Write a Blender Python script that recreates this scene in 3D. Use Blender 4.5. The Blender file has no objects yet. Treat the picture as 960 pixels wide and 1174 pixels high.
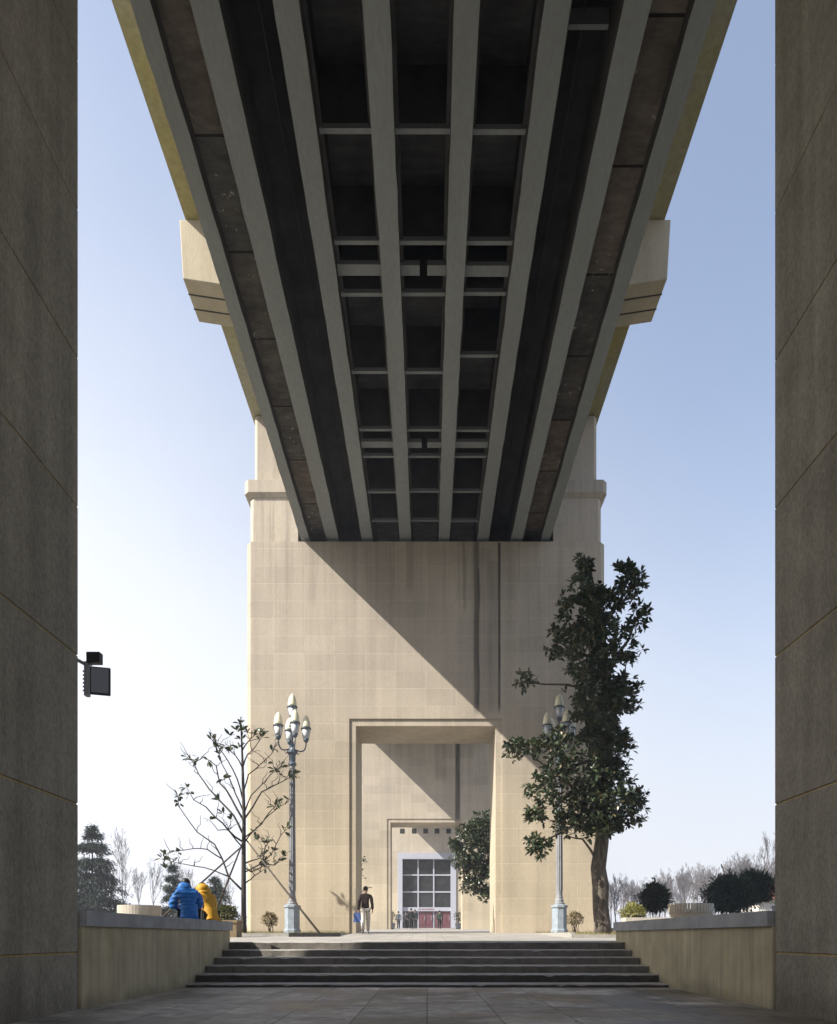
import bpy, bmesh, math, random
from mathutils import Vector, Matrix, Euler, Quaternion
R = math.radians
rnd = random.Random(11)
SC = bpy.context.scene
COL = SC.collection

# ------------------------------------------------------------------ camera, sky, sun, exposure
EYE = 0.92
F = 800.0                       # focal length in pixels of the 960 px wide photograph
cam = bpy.data.cameras.new('camera'); cam_o = bpy.data.objects.new('camera', cam); COL.objects.link(cam_o)
cam_o.location = (0, 0, EYE); cam_o.rotation_euler = (R(90), 0, 0)
cam.sensor_fit = 'HORIZONTAL'; cam.sensor_width = 36; cam.lens = 36 * F / 960
cam.shift_x = -10 / 960; cam.shift_y = (1074 - 587) / 960
cam.clip_start = 0.05; cam.clip_end = 6000
SC.camera = cam_o

SUN_DIR = Vector((2.0, 1.0, -1.95)).normalized()      # the way the light travels
elev = math.asin(-SUN_DIR.z); rot = math.atan2(-SUN_DIR.x, -SUN_DIR.y)
w = bpy.data.worlds.new('World'); SC.world = w; w.use_nodes = True
wn = w.node_tree.nodes; wl = w.node_tree.links
sky = wn.new('ShaderNodeTexSky'); sky.sky_type = 'NISHITA'; sky.sun_disc = False
sky.sun_elevation = elev; sky.sun_rotation = rot
sky.air_density = 1.0; sky.dust_density = 2.2; sky.ozone_density = 1.6; sky.altitude = 20
# thin white winter haze low in the sky, thicker towards the left
tcw = wn.new('ShaderNodeTexCoord'); sp_ = wn.new('ShaderNodeSeparateXYZ'); wl.new(tcw.outputs['Generated'], sp_.inputs[0])
def wmath(op, a, b):
    q = wn.new('ShaderNodeMath'); q.operation = op
    for i, v in enumerate((a, b)):
        if isinstance(v, bpy.types.NodeSocket): wl.new(v, q.inputs[i])
        else: q.inputs[i].default_value = v
    return q.outputs[0]
nz = wn.new('ShaderNodeTexNoise'); wl.new(tcw.outputs['Generated'], nz.inputs['Vector']); nz.inputs['Scale'].default_value = 1.7; nz.inputs['Detail'].default_value = 5
hgt = wmath('ADD', sp_.outputs[2], wmath('MULTIPLY', sp_.outputs[0], .32)); hgt = wmath('ADD', hgt, wmath('MULTIPLY', wmath('SUBTRACT', nz.outputs['Fac'], .5), .16))
mr = wn.new('ShaderNodeMapRange'); mr.interpolation_type = 'SMOOTHERSTEP'; wl.new(hgt, mr.inputs[0])
for i, v in enumerate((.08, .90, .95, .19)): mr.inputs[i+1].default_value = v
mx = wn.new('ShaderNodeMix'); mx.data_type = 'RGBA'; wl.new(mr.outputs[0], mx.inputs[0]); wl.new(sky.outputs[0], mx.inputs[6]); mx.inputs[7].default_value = (3.75, 3.82, 4.05, 1)
lr = wn.new('ShaderNodeMapRange'); wl.new(wmath('ADD', sp_.outputs[0], wmath('MULTIPLY', wmath('SUBTRACT', nz.outputs['Fac'], .5), .8)), lr.inputs[0])
for i, v in enumerate((-.45, .45, 1.13, .88)): lr.inputs[i+1].default_value = v
vs_ = wn.new('ShaderNodeVectorMath'); vs_.operation = 'SCALE'; vs_.inputs[0].default_value = (3.72, 3.80, 4.05); wl.new(lr.outputs[0], vs_.inputs[3]); wl.new(vs_.outputs[0], mx.inputs[7])
wl.new(mx.outputs[2], wn['Background'].inputs[0]); wn['Background'].inputs[1].default_value = 0.13
sun = bpy.data.lights.new('sun', 'SUN'); sun.energy = 4.6; sun.angle = R(0.5); sun.color = (1.0, 0.945, 0.845)
sun_o = bpy.data.objects.new('sun', sun); COL.objects.link(sun_o); sun_o.location = (-40, -20, 40)
sun_o.rotation_euler = SUN_DIR.to_track_quat('-Z', 'Y').to_euler()
SC.view_settings.view_transform = 'Standard'; SC.view_settings.look = 'None'
SC.view_settings.gamma = 1; SC.view_settings.use_curve_mapping = False
SC.view_settings.exposure = 1.03

# ------------------------------------------------------------------ helpers
def px(x, y, d):                # a pixel of the photograph at distance d -> world point
    return Vector(((x - 490) * d / F, d, EYE + (1074 - y) * d / F))

def ground_z(y):
    P = [(-100, .785), (15.4, .785), (27.1, 1.05), (52.6, 1.46), (80, 1.9), (300, 2.2), (3000, 2.2)]
    for (a, za), (b, zb) in zip(P, P[1:]):
        if y <= b: return za + (zb - za) * max(0, (y - a)) / (b - a)
    return P[-1][1]

class MB:
    def __init__(s): s.bm = bmesh.new()
    def quad(s, *p):
        try: return s.bm.faces.new([s.bm.verts.new(q) for q in p])
        except ValueError: pass
    def box(s, x0, x1, y0, y1, z0, z1):
        v = [s.bm.verts.new(p) for p in ((x0,y0,z0),(x1,y0,z0),(x1,y1,z0),(x0,y1,z0),(x0,y0,z1),(x1,y0,z1),(x1,y1,z1),(x0,y1,z1))]
        for f in ((3,2,1,0),(4,5,6,7),(0,1,5,4),(1,2,6,5),(2,3,7,6),(3,0,4,7)): s.bm.faces.new([v[i] for i in f])
        return s
    def prism_y(s, pts, y0, y1):            # outline in x,z extruded along y
        a = [s.bm.verts.new((x, y0, z)) for x, z in pts]; b = [s.bm.verts.new((x, y1, z)) for x, z in pts]
        n = len(pts); s.bm.faces.new(a); s.bm.faces.new(b[::-1])
        for i in range(n): s.bm.faces.new((a[i], b[i], b[(i+1)%n], a[(i+1)%n]))
        return s
    def prism_z(s, pts, z0, z1, taper=1.0, c=(0,0)):
        a = [s.bm.verts.new((x, y, z0)) for x, y in pts]
        b = [s.bm.verts.new((c[0]+(x-c[0])*taper, c[1]+(y-c[1])*taper, z1)) for x, y in pts]
        n = len(pts); s.bm.faces.new(a[::-1]); s.bm.faces.new(b)
        for i in range(n): s.bm.faces.new((a[i], a[(i+1)%n], b[(i+1)%n], b[i]))
        return s
    def tube(s, pts, rad, n=6):
        pts = [Vector(p) for p in pts]
        if not hasattr(rad, '__len__'): rad = [rad]*len(pts)
        rings = []; ref = None
        for i, p in enumerate(pts):
            t = (pts[min(i+1, len(pts)-1)] - pts[max(i-1, 0)]).normalized()
            if ref is None: ref = Vector((1,0,0)) if abs(t.x) < .8 else Vector((0,1,0))
            u = (ref - t*ref.dot(t)).normalized(); v = t.cross(u); ref = u
            rings.append([s.bm.verts.new(p + (u*math.cos(2*math.pi*k/n) + v*math.sin(2*math.pi*k/n))*rad[i]) for k in range(n)])
        for a, b in zip(rings, rings[1:]):
            for k in range(n): s.bm.faces.new((a[k], a[(k+1)%n], b[(k+1)%n], b[k]))
        s.bm.faces.new(rings[0][::-1]); s.bm.faces.new(rings[-1])
        return s
    def lathe(s, c, prof, n=12, a0=0.0):    # prof: (r, z) going up
        rings = []
        for r, z in prof:
            rings.append([s.bm.verts.new((c[0]+r*math.cos(a0+2*math.pi*k/n), c[1]+r*math.sin(a0+2*math.pi*k/n), c[2]+z)) for k in range(n)])
        for a, b in zip(rings, rings[1:]):
            for k in range(n): s.bm.faces.new((a[k], a[(k+1)%n], b[(k+1)%n], b[k]))
        s.bm.faces.new(rings[0][::-1]); s.bm.faces.new(rings[-1])
        return s
    def ball(s, c, r, sub=2, sc=(1,1,1)):
        m = Matrix.Translation(c) @ Matrix.Diagonal((r*sc[0], r*sc[1], r*sc[2], 1))
        bmesh.ops.create_icosphere(s.bm, subdivisions=sub, radius=1, matrix=m); return s
    def leaf(s, p, d, l, wd, up):
        d = d.normalized(); sd = d.cross(up)
        if sd.length < 1e-3: sd = d.cross(Vector((1,0,0)))
        sd.normalize(); n = sd.cross(d)
        a = s.bm.verts.new(p); nv = s.bm.verts.new
        m1 = nv(p + d*l*.5 + n*l*.04); e = nv(p + d*l - n*l*.10)
        b1 = nv(p + d*l*.30 + sd*wd*.46 + n*wd*.14); b2 = nv(p + d*l*.68 + sd*wd*.47 + n*wd*.14)
        c1 = nv(p + d*l*.30 - sd*wd*.46 + n*wd*.14); c2 = nv(p + d*l*.68 - sd*wd*.47 + n*wd*.14)
        s.bm.faces.new((a, b1, b2, e, m1)); s.bm.faces.new((a, m1, e, c2, c1))

def obj(name, mb, mat, parent=None, bevel=0, smooth=False, seg=1):
    bm = mb.bm if isinstance(mb, MB) else mb
    if bevel:
        ed = [e for e in bm.edges if len(e.link_faces) == 2 and e.calc_face_angle(0) > .5]
        bmesh.ops.bevel(bm, geom=ed, offset=bevel, segments=seg, affect='EDGES', profile=.5, clamp_overlap=True)
    if parent is not None:
        bmesh.ops.translate(bm, verts=bm.verts, vec=-Vector(parent_loc(parent)))
    me = bpy.data.meshes.new(name); bm.to_mesh(me); bm.free()
    for m in (mat if isinstance(mat, (list, tuple)) else [mat]): me.materials.append(m)
    if smooth:
        for p in me.polygons: p.use_smooth = True
    o = bpy.data.objects.new(name, me); COL.objects.link(o)
    if parent is not None: o.parent = parent
    return o
def parent_loc(p):
    v = Vector((0,0,0))
    while p is not None: v += p.location; p = p.parent
    return v
def recalc(mb): bmesh.ops.recalc_face_normals(mb.bm, faces=mb.bm.faces); return mb

def tag(o, label=None, cat=None, group=None, kind=None):
    if label: o['label'] = label
    if cat: o['category'] = cat
    if group: o['group'] = group
    if kind: o['kind'] = kind
    return o
def thing(name, label, cat, loc=(0,0,0), group=None):
    o = bpy.data.objects.new(name, None); COL.objects.link(o); o.location = loc; o.empty_display_size = .3
    return tag(o, label, cat, group)
def dup(root, loc, rz=0, sc=1, label=None, group=None):
    c = root.copy(); COL.objects.link(c); c.location = loc; c.rotation_euler = (0, 0, rz)
    c.scale = (sc, sc, sc) if not hasattr(sc, '__len__') else sc
    if label: c['label'] = label
    if group: c['group'] = group
    for ch in root.children:
        k = ch.copy(); COL.objects.link(k); k.parent = c
        for g in ch.children:
            q = g.copy(); COL.objects.link(q); q.parent = k
    return c

# ------------------------------------------------------------------ materials
class N:
    def __init__(s, name):
        s.m = bpy.data.materials.new(name); s.m.use_nodes = True; s.t = s.m.node_tree
        s.b = s.t.nodes['Principled BSDF']; s.tc = s.t.nodes.new('ShaderNodeTexCoord')
    def put(s, node, idx, v):
        if v is None: return
        if isinstance(v, bpy.types.NodeSocket): s.t.links.new(v, node.inputs[idx])
        else: node.inputs[idx].default_value = v
    def math(s, op, a, b=None, c=None, clamp=False):
        n = s.t.nodes.new('ShaderNodeMath'); n.operation = op; n.use_clamp = clamp
        s.put(n, 0, a); s.put(n, 1, b); s.put(n, 2, c); return n.outputs[0]
    def noise(s, scale, vec=None, detail=4, rough=.55):
        n = s.t.nodes.new('ShaderNodeTexNoise'); s.put(n, 'Vector', vec or s.tc.outputs['Object']); n.inputs['Scale'].default_value = scale
        n.inputs['Detail'].default_value = detail; n.inputs['Roughness'].default_value = rough; return n.outputs['Fac']
    def mapping(s, sc, vec=None, loc=(0,0,0)):
        n = s.t.nodes.new('ShaderNodeMapping'); s.put(n, 'Vector', vec or s.tc.outputs['Object']); n.inputs['Scale'].default_value = sc; n.inputs['Location'].default_value = loc
        return n.outputs[0]
    def rng(s, v, a, b, c, d, smooth=False):
        n = s.t.nodes.new('ShaderNodeMapRange'); s.put(n, 0, v)
        if smooth: n.interpolation_type = 'SMOOTHSTEP'
        for i, q in enumerate((a, b, c, d)): n.inputs[i+1].default_value = q
        return n.outputs[0]
    def mix(s, fac, a, b, mode='MIX'):
        n = s.t.nodes.new('ShaderNodeMix'); n.data_type = 'RGBA'; n.blend_type = mode
        s.put(n, 0, fac)
        for i, v in ((6, a), (7, b)):
            if isinstance(v, bpy.types.NodeSocket): s.t.links.new(v, n.inputs[i])
            else: n.inputs[i].default_value = (*v, 1) if len(v) == 3 else v
        return n.outputs[2]
    def mul(s, col, fac): 
        n = s.t.nodes.new('ShaderNodeVectorMath'); n.operation = 'SCALE'; s.put(n, 0, col); s.put(n, 3, fac); return n.outputs[0]
    def sep(s, vec=None):
        n = s.t.nodes.new('ShaderNodeSeparateXYZ'); s.put(n, 0, vec or s.tc.outputs['Object']); return n.outputs
    def comb(s, x, y, z=0.0):
        n = s.t.nodes.new('ShaderNodeCombineXYZ'); s.put(n, 0, x); s.put(n, 1, y); s.put(n, 2, z); return n.outputs[0]
    def brick(s, vec, bw, rh, mortar, c1, c2, cm, offset=0.0, smooth=.2):
        n = s.t.nodes.new('ShaderNodeTexBrick'); n.offset = offset; n.squash = 1; s.put(n, 'Vector', vec)
        n.inputs['Scale'].default_value = 1; n.inputs['Brick Width'].default_value = bw; n.inputs['Row Height'].default_value = rh
        n.inputs['Mortar Size'].default_value = mortar; n.inputs['Mortar Smooth'].default_value = smooth; n.inputs['Bias'].default_value = 0
        for k, c in (('Color1', c1), ('Color2', c2), ('Mortar', cm)): n.inputs[k].default_value = (*c, 1)
        return n.outputs
    def bump(s, h, strength, dist=.02):
        n = s.t.nodes.new('ShaderNodeBump'); n.inputs['Strength'].default_value = strength; n.inputs['Distance'].default_value = dist
        s.put(n, 'Height', h); s.t.links.new(n.outputs[0], s.b.inputs['Normal'])
    def island(s):
        n = s.t.nodes.new('ShaderNodeNewGeometry'); return n.outputs['Random Per Island']
    def out(s, col, rough=.8, spec=.3, metal=0):
        s.put(s.b, 'Base Color', col if isinstance(col, bpy.types.NodeSocket) else (*col, 1))
        s.put(s.b, 'Roughness', rough); s.b.inputs['Specular IOR Level'].default_value = spec; s.b.inputs['Metallic'].default_value = metal
        return s.m

def simple(name, col, rough=.7, var=.15, scale=6, spec=.3, metal=0, bump=0):
    n = N(name); f = n.noise(scale); g = n.noise(scale*7)
    k = n.math('ADD', n.rng(f, .25, .75, 1-var, 1+var), n.rng(g, .2, .8, -var*.4, var*.4))
    if bump: n.bump(g, bump, .01)
    return n.out(n.mul((*col,), k), rough, spec, metal)

def c3(c, k): return tuple(q*k for q in c)

def stone_blocks(name, base, bw, rh, streaks=(), joint=1.1, var=.10, offset=0.0, mortar=.012, uo=0.0, zo=0.0, grime=.15):
    n = N(name); X, Y, Z = n.sep()
    u = n.math('ADD', n.math('ADD', X, Y), uo); zz = n.math('ADD', Z, zo)
    b = n.brick(n.comb(u, zz), bw, rh, mortar, c3(base, 1+var), c3(base, 1-var), c3(base, joint), offset)
    col = b['Color']
    # groups of courses laid from a different stone lot
    big = n.brick(n.comb(n.math('ADD', u, 2.1), n.math('ADD', zz, .68)), bw*3, rh*4, 0, (1.02, 1.015, 1.01), (.955, .955, .96), (1, 1, 1), .37)
    col = n.mix(1.0, col, big['Color'], 'MULTIPLY')
    col = n.mix(n.rng(n.math('ADD', Z, n.math('MULTIPLY', n.noise(.35), 5)), 5, 13, 0, 1, True), n.mix(1.0, col, (1.02, .99, .93), 'MULTIPLY'), n.mix(1.0, col, (.98, .975, 1.015), 'MULTIPLY'))
    f = n.noise(.22, n.comb(u, zz), 3); col = n.mul(col, n.rng(f, .3, .7, 1-grime, 1+grime*.6))
    fine = n.noise(1.0, n.mapping((26, 26, 5)), 5, .7); col = n.mul(col, n.rng(fine, .25, .75, .86, 1.12))
    run = n.noise(1.0, n.mapping((2.6, 2.6, .10)), 4, .6); col = n.mul(col, n.rng(run, .35, .75, 1.04, .86))
    # drips from the head of the wall, patchy damp, small knocked spots
    drip = n.math('MULTIPLY', n.rng(Z, 9.5, 15.5, 0, 1), n.rng(n.noise(1.0, n.mapping((4.5, 4.5, .13)), 5, .65), .48, .68, 0, .30, True))
    col = n.mix(drip, col, (.13, .115, .095))
    patch = n.rng(n.noise(1.0, n.mapping((.8, .8, 1.3), loc=(4, 1, 9)), 6, .7), .55, .70, 0, .22, True); col = n.mix(patch, col, (.33, .29, .235))
    spot = n.rng(n.noise(3.2, None, 3, .5), .72, .76, 0, .35, True); col = n.mix(spot, col, (.40, .31, .19))
    for (xc, hw, z0, z1, k, wob) in streaks:
        wv = n.math('MULTIPLY', n.math('SUBTRACT', n.noise(1.0, n.mapping((.3, .3, .35), loc=(xc, 0, 0)), 3), .5), wob)
        d = n.math('ABSOLUTE', n.math('SUBTRACT', n.math('ADD', X, wv), xc))
        m = n.rng(d, hw*.35, hw, 1, 0, True)
        m = n.math('MULTIPLY', m, n.rng(Z, z0, z0+.6, 0, 1, True)); m = n.math('MULTIPLY', m, n.rng(Z, z1-.05, z1, 1, 0))
        m = n.math('MULTIPLY', m, n.rng(n.noise(1.0, n.mapping((9, 9, .5)), 4), .2, .6, .55, 1))
        col = n.mix(n.math('MULTIPLY', m, k), col, (.045, .042, .040))
    h = n.math('ADD', n.math('MULTIPLY', b['Fac'], -1.0), n.math('MULTIPLY', fine, .5))
    n.bump(h, .45, .012)
    return n.out(col, .88, .2)

STONE = (.48, .424, .338)
M = {}
PIER_STREAKS = ((1.98, .15, 9.4-1.05, 15.4, .72, .14), (2.86, .07, 8.4, 15.2, .97, .0), (2.05, .06, 8.4, 14.2, .5, .25), (1.5, .10, 12.2, 15.3, .35, .3), (-.6, .22, 13, 15.3, .25, .4), (-4.4, .25, 12.5, 15.3, .16, .5), (2.65, .28, 8.4, 14.5, .22, .3), (2.25, .5, 8.4, 15, .20, .5), (-1.6, .5, 11.5, 15.2, .15, .8))
M['stone'] = stone_blocks('pier_stone', STONE, 1.18, .68, PIER_STREAKS, 1.16, .05)
M['stone2'] = stone_blocks('second_pier_stone', STONE, 1.18, .68, ((2.35, .27, 7.9, 15.2, .93, .10), (1.1, .7, 11.0, 15.2, .30, .3)), 1.1, .07)
M['stone_plain'] = stone_blocks('plain_pier_stone', STONE, 2.4, 2.2, (), 1.0, .03, mortar=.004, grime=.10)
M['stone_hall'] = stone_blocks('hall_stone', c3(STONE, 1.12), 1.6, .8, (), 1.0, .05)
# near pier: large courses with ochre pointing, dirty plaster-like face
n = N('near_pier_stone'); X, Y, Z = n.sep()
b = n.brick(n.comb(n.math('ADD', n.math('ADD', X, Y), 20), n.math('SUBTRACT', n.math('ADD', Z, n.math('MULTIPLY', n.noise(3), .012)), .72)), 100, 1.87, .015, (.285, .255, .200), (.266, .238, .188), (.40, .29, .14), .5, .4)
fine = n.noise(1.0, n.mapping((34, 34, 16)), 6, .8); mid = n.noise(1.4, None, 5, .6); run = n.noise(1.0, n.mapping((3, 3, .14)), 4)
col = n.mul(b['Color'], n.rng(fine, .28, .72, .58, 1.42)); col = n.mul(col, n.rng(mid, .3, .7, .82, 1.12)); col = n.mul(col, n.rng(run, .35, .7, 1.08, .76)); col = n.mul(col, n.rng(n.math('ADD', Z, n.math('MULTIPLY', mid, .8)), .3, 1.1, .68, 1, True))
white = n.math('MULTIPLY', n.rng(n.noise(1.0, n.mapping((7, 7, 1.3)), 5), .70, .76, 0, .5, True), n.rng(n.noise(.5), .5, .62, 0, 1))
col = n.mix(white, col, (.42, .40, .36))
n.bump(n.math('ADD', n.math('MULTIPLY', b['Fac'], -.8), fine), .55, .012)
M['near'] = n.out(col, .9, .2)
# parapet wall plaster
n = N('parapet_render'); X, Y, Z = n.sep()
b = n.brick(n.comb(n.math('ADD', X, Y), n.math('ADD', Z, 3)), 2.1, 9, .014, (.45, .385, .25), (.43, .37, .25), (.50, .38, .20))
run = n.noise(1.0, n.mapping((9, 9, .6)), 5, .65); damp = n.rng(Z, -.75, -.2, .72, 1, True)
col = n.mul(b['Color'], n.rng(run, .3, .72, 1.08, .74)); col = n.mul(col, n.rng(n.noise(2.2), .3, .7, .84, 1.1))
base_dirt = n.rng(n.math('ADD', Z, n.math('MULTIPLY', n.noise(1.8), .5)), .15, .5, .62, 1, True)
col = n.mul(col, base_dirt); n.bump(n.noise(40), .4, .006)
M['parapet'] = n.out(col, .9, .2)
M['coping'] = simple('coping_concrete', (.30, .295, .29), .85, .22, 3, bump=.3)
# step stone
n = N('step_stone'); X, Y, Z = n.sep()
b = n.brick(n.comb(X, n.math('MULTIPLY', Y, .01)), 1.9, 5, .008, (.15, .138, .122), (.12, .112, .10), (.06, .055, .05))
col = n.mul(b['Color'], n.rng(n.noise(2.2, None, 6, .7), .3, .7, .55, 1.4)); n.bump(n.math('ADD', n.noise(30), n.noise(5)), .6, .02)
gm = n.t.nodes.new('ShaderNodeNewGeometry'); up_facing = n.rng(n.sep(gm.outputs['Normal'])[2], .25, .8, 0, 1)   # up-facing treads mixed towards a paler colour
col = n.mix(n.math('MULTIPLY', up_facing, n.rng(n.noise(3, None, 5), .3, .7, .55, 1)), col, (.40, .38, .35))
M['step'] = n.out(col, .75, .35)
# plaza paving
n = N('plaza_paving'); X, Y, Z = n.sep()
b = n.brick(n.comb(X, Y), .9, .6, .012, (.355, .335, .31), (.29, .275, .255), (.17, .16, .145), .5)
col = n.mul(b['Color'], n.rng(n.noise(.9, None, 6, .65), .3, .7, .82, 1.12))
n.bump(n.math('MULTIPLY', b['Fac'], -1), .4, .01); M['paving'] = n.out(col, .85, .2)
# lower court paving, worn and damp slabs
n = N('court_paving'); X, Y, Z = n.sep()
b = n.brick(n.comb(Y, X), 1.2, .82, .010, (.40, .36, .31), (.27, .245, .21), (.14, .125, .105), .37)
d1 = n.noise(.75, None, 6, .65); d2 = n.noise(5, None, 5, .6); d3 = n.noise(.5, n.mapping((1, 1, 1), loc=(7, 3, 0)), 5, .6)
col = n.mul(b['Color'], n.rng(d1, .35, .65, .42, 1.5)); col = n.mul(col, n.rng(d2, .3, .7, .7, 1.25)); col = n.mix(n.rng(n.noise(6, n.mapping((1,1,1), loc=(3,8,0)), 3, .5), .66, .70, 0, .7, True), col, (.05,.045,.04))
wet = n.rng(n.math('ADD', n.noise(.42, n.mapping((1, 1.5, 1), loc=(2.3, 5, 0)), 6, .65), n.math('MULTIPLY', X, .022)), .50, .60, 0, 1, True)
col = n.mix(wet, col, n.mul(col, .48))
col = n.mix(n.rng(d3, .52, .66, 0, .55, True), col, (.27, .215, .15)); col = n.mix(n.rng(d3, .40, .30, 0, .45, True), col, (.46, .45, .43))
rg = n.math('SUBTRACT', n.rng(d1, .35, .65, .5, .88), n.math('MULTIPLY', wet, .18)); n.bump(n.math('ADD', n.math('MULTIPLY', b['Fac'], -1), n.math('MULTIPLY', d2, .4)), .5, .01)
M['court'] = n.out(col, rg, .4)
# terrain: winter grass and dirt
n = N('winter_ground'); f = n.noise(.35, None, 6, .7); g = n.noise(9, None, 4, .7)
col = n.mix(n.rng(f, .4, .6, 0, 1), (.16, .135, .085), (.105, .105, .055)); col = n.mul(col, n.rng(g, .3, .7, .7, 1.3)); n.bump(g, .6, .04)
M['terrain'] = n.out(col, .95, .1)
M['soil'] = simple('bed_soil', (.19, .145, .10), .95, .35, 5, bump=.6)
M['kerb'] = simple('kerb_stone', (.34, .325, .30), .85, .2, 4, bump=.3)
M['plank'] = simple('dark_timber', (.035, .032, .03), .7, .3, 8)
# bridge
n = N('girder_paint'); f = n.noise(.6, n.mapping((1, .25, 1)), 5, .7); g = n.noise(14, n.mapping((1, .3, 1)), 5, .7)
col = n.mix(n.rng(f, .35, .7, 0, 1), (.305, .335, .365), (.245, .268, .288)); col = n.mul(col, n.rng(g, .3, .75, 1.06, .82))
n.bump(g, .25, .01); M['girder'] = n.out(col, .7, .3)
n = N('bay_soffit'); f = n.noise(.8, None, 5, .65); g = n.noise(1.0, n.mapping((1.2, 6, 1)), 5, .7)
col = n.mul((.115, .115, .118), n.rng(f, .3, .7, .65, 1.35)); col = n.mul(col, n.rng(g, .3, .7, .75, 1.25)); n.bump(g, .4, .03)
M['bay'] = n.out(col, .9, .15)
M['web'] = simple('darker_web', (.075, .075, .078), .9, .3, 2, .15)  # girder sides get a darker colour than the soffit
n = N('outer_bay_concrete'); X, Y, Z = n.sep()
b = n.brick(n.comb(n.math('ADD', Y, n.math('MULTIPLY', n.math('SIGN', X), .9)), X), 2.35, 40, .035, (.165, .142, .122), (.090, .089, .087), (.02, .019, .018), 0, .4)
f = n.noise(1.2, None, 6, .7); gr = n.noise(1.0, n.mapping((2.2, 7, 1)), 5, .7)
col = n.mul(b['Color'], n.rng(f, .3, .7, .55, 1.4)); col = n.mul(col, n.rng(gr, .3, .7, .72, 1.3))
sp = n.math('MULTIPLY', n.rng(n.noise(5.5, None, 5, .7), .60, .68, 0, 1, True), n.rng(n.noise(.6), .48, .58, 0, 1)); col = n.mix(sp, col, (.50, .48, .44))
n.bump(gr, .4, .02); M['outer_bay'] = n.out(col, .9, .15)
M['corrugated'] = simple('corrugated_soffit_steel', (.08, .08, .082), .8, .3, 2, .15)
n = N('deck_edge_concrete'); f = n.noise(.5, n.mapping((1, .4, 1)), 5)
col = n.mix(n.rng(f, .35, .65, 0, 1), (.40, .335, .13), (.38, .36, .27)); M['deck'] = n.out(n.mul(col, n.rng(n.noise(7), .3, .7, .85, 1.12)), .85, .2)
M['bracket'] = stone_blocks('bracket_concrete', (.50, .45, .36), 50, 50, (), 1.0, .02, grime=.18)
M['joint'] = simple('dark_joint', (.05, .045, .035), .9)
# misc
M['cream'] = simple('lamp_cream_dome', (.80, .74, .55), .4, .06, 5, .5)
n = N('lamp_glass_dirty'); M['lampglass'] = n.out(n.mul((.62, .65, .68), n.rng(n.noise(20), .3, .7, .75, 1.15)), .15, .6)
M['lampmetal'] = simple('lamp_dark_metal', (.10, .13, .17), .5, .25, 12, .5)
M['lamppole'] = simple('lamp_pole_paint', (.235, .24, .26), .6, .22, 5, .4)
M['lampbase'] = simple('lamp_base_paint', (.28, .33, .38), .6, .18, 5, .4)
n = N('magnolia_leaf'); r = n.island()
col = n.mix(n.rng(r, 0, 1, 0, 1), (.030, .052, .028), (.075, .098, .046)); col = n.mix(n.rng(r, .88, .9, 0, 1), col, (.13, .105, .05))
M['magnolia'] = n.out(col, .38, .5)
n = N('evergreen_needles'); r = n.island(); M['conifer'] = n.out(n.mix(r, (.020, .032, .024), (.045, .062, .042)), .65, .2)
n = N('dark_evergreen'); r = n.island(); M['juniper'] = n.out(n.mix(r, (.022, .034, .022), (.055, .075, .040)), .65, .2)
n = N('golden_privet'); r = n.island(); M['golden'] = n.out(n.mix(r, (.20, .20, .05), (.42, .40, .16)), .55, .3)
n = N('box_leaves'); r = n.island(); M['boxleaf'] = n.out(n.mix(r, (.06, .08, .03), (.20, .19, .08)), .55, .3)
n = N('dry_shrub_leaf'); r = n.island(); M['dryleaf'] = n.out(n.mix(r, (.13, .11, .05), (.28, .22, .12)), .7, .2)
n = N('dry_grass'); r = n.island(); M['grass'] = n.out(n.mix(r, (.16, .15, .06), (.36, .31, .17)), .8, .1)
n = N('magnolia_bark'); f = n.noise(1, n.mapping((9, 9, 2.2)), 6, .7); col = n.mix(n.rng(f, .35, .65, 0, 1), (.055, .045, .038), (.20, .175, .145)); n.bump(f, .8, .04); M['bark'] = n.out(col, .9, .15)
M['twig'] = simple('bare_twig_bark', (.060, .052, .046), .85, .25, 4)
M['farbark'] = simple('far_bare_bark', (.150, .138, .142), .9, .2, 1)
M['pole'] = simple('prop_pole_wood', (.075, .062, .052), .8, .3, 7)
M['whiteframe'] = simple('white_frame', (.42, .43, .50), .5, .05, 4)
n = N('hall_glass'); M['glass'] = n.out(n.mul((.028, .028, .03), n.rng(n.noise(1.6), .3, .7, .5, 1.6)), .12, .5)
M['reddoor'] = simple('red_brown_door', (.155, .062, .075), .5, .2, 5)
M['darkhole'] = simple('dark_vent', (.03, .028, .026), .9)
M['redtext'] = simple('red_letters', (.20, .05, .05), .6)
M['planter'] = simple('planter_concrete', (.48, .44, .38), .85, .15, 5)
M['tan'] = simple('tan_planter', (.22, .165, .10), .8, .2, 6)
M['black'] = simple('black_metal', (.022, .022, .024), .45, .2, 10, .4)
M['panelglass'] = simple('floodlight_glass', (.05, .052, .06), .12, .2, 8, .6)
M['steel'] = simple('grey_steel', (.30, .30, .33), .4, .15, 10, .5)
M['skin'] = simple('skin', (.45, .28, .20), .6, .08, 12)
M['hair'] = simple('black_hair', (.018, .015, .014), .5, .3, 20)
M['roof'] = simple('red_roof_tiles', (.20, .09, .07), .85, .25, 6)
M['housewall'] = simple('white_house_wall', (.62, .60, .57), .8, .12, 3)
M['win'] = simple('house_window', (.05, .055, .065), .2, .2, 5, .6)

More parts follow.
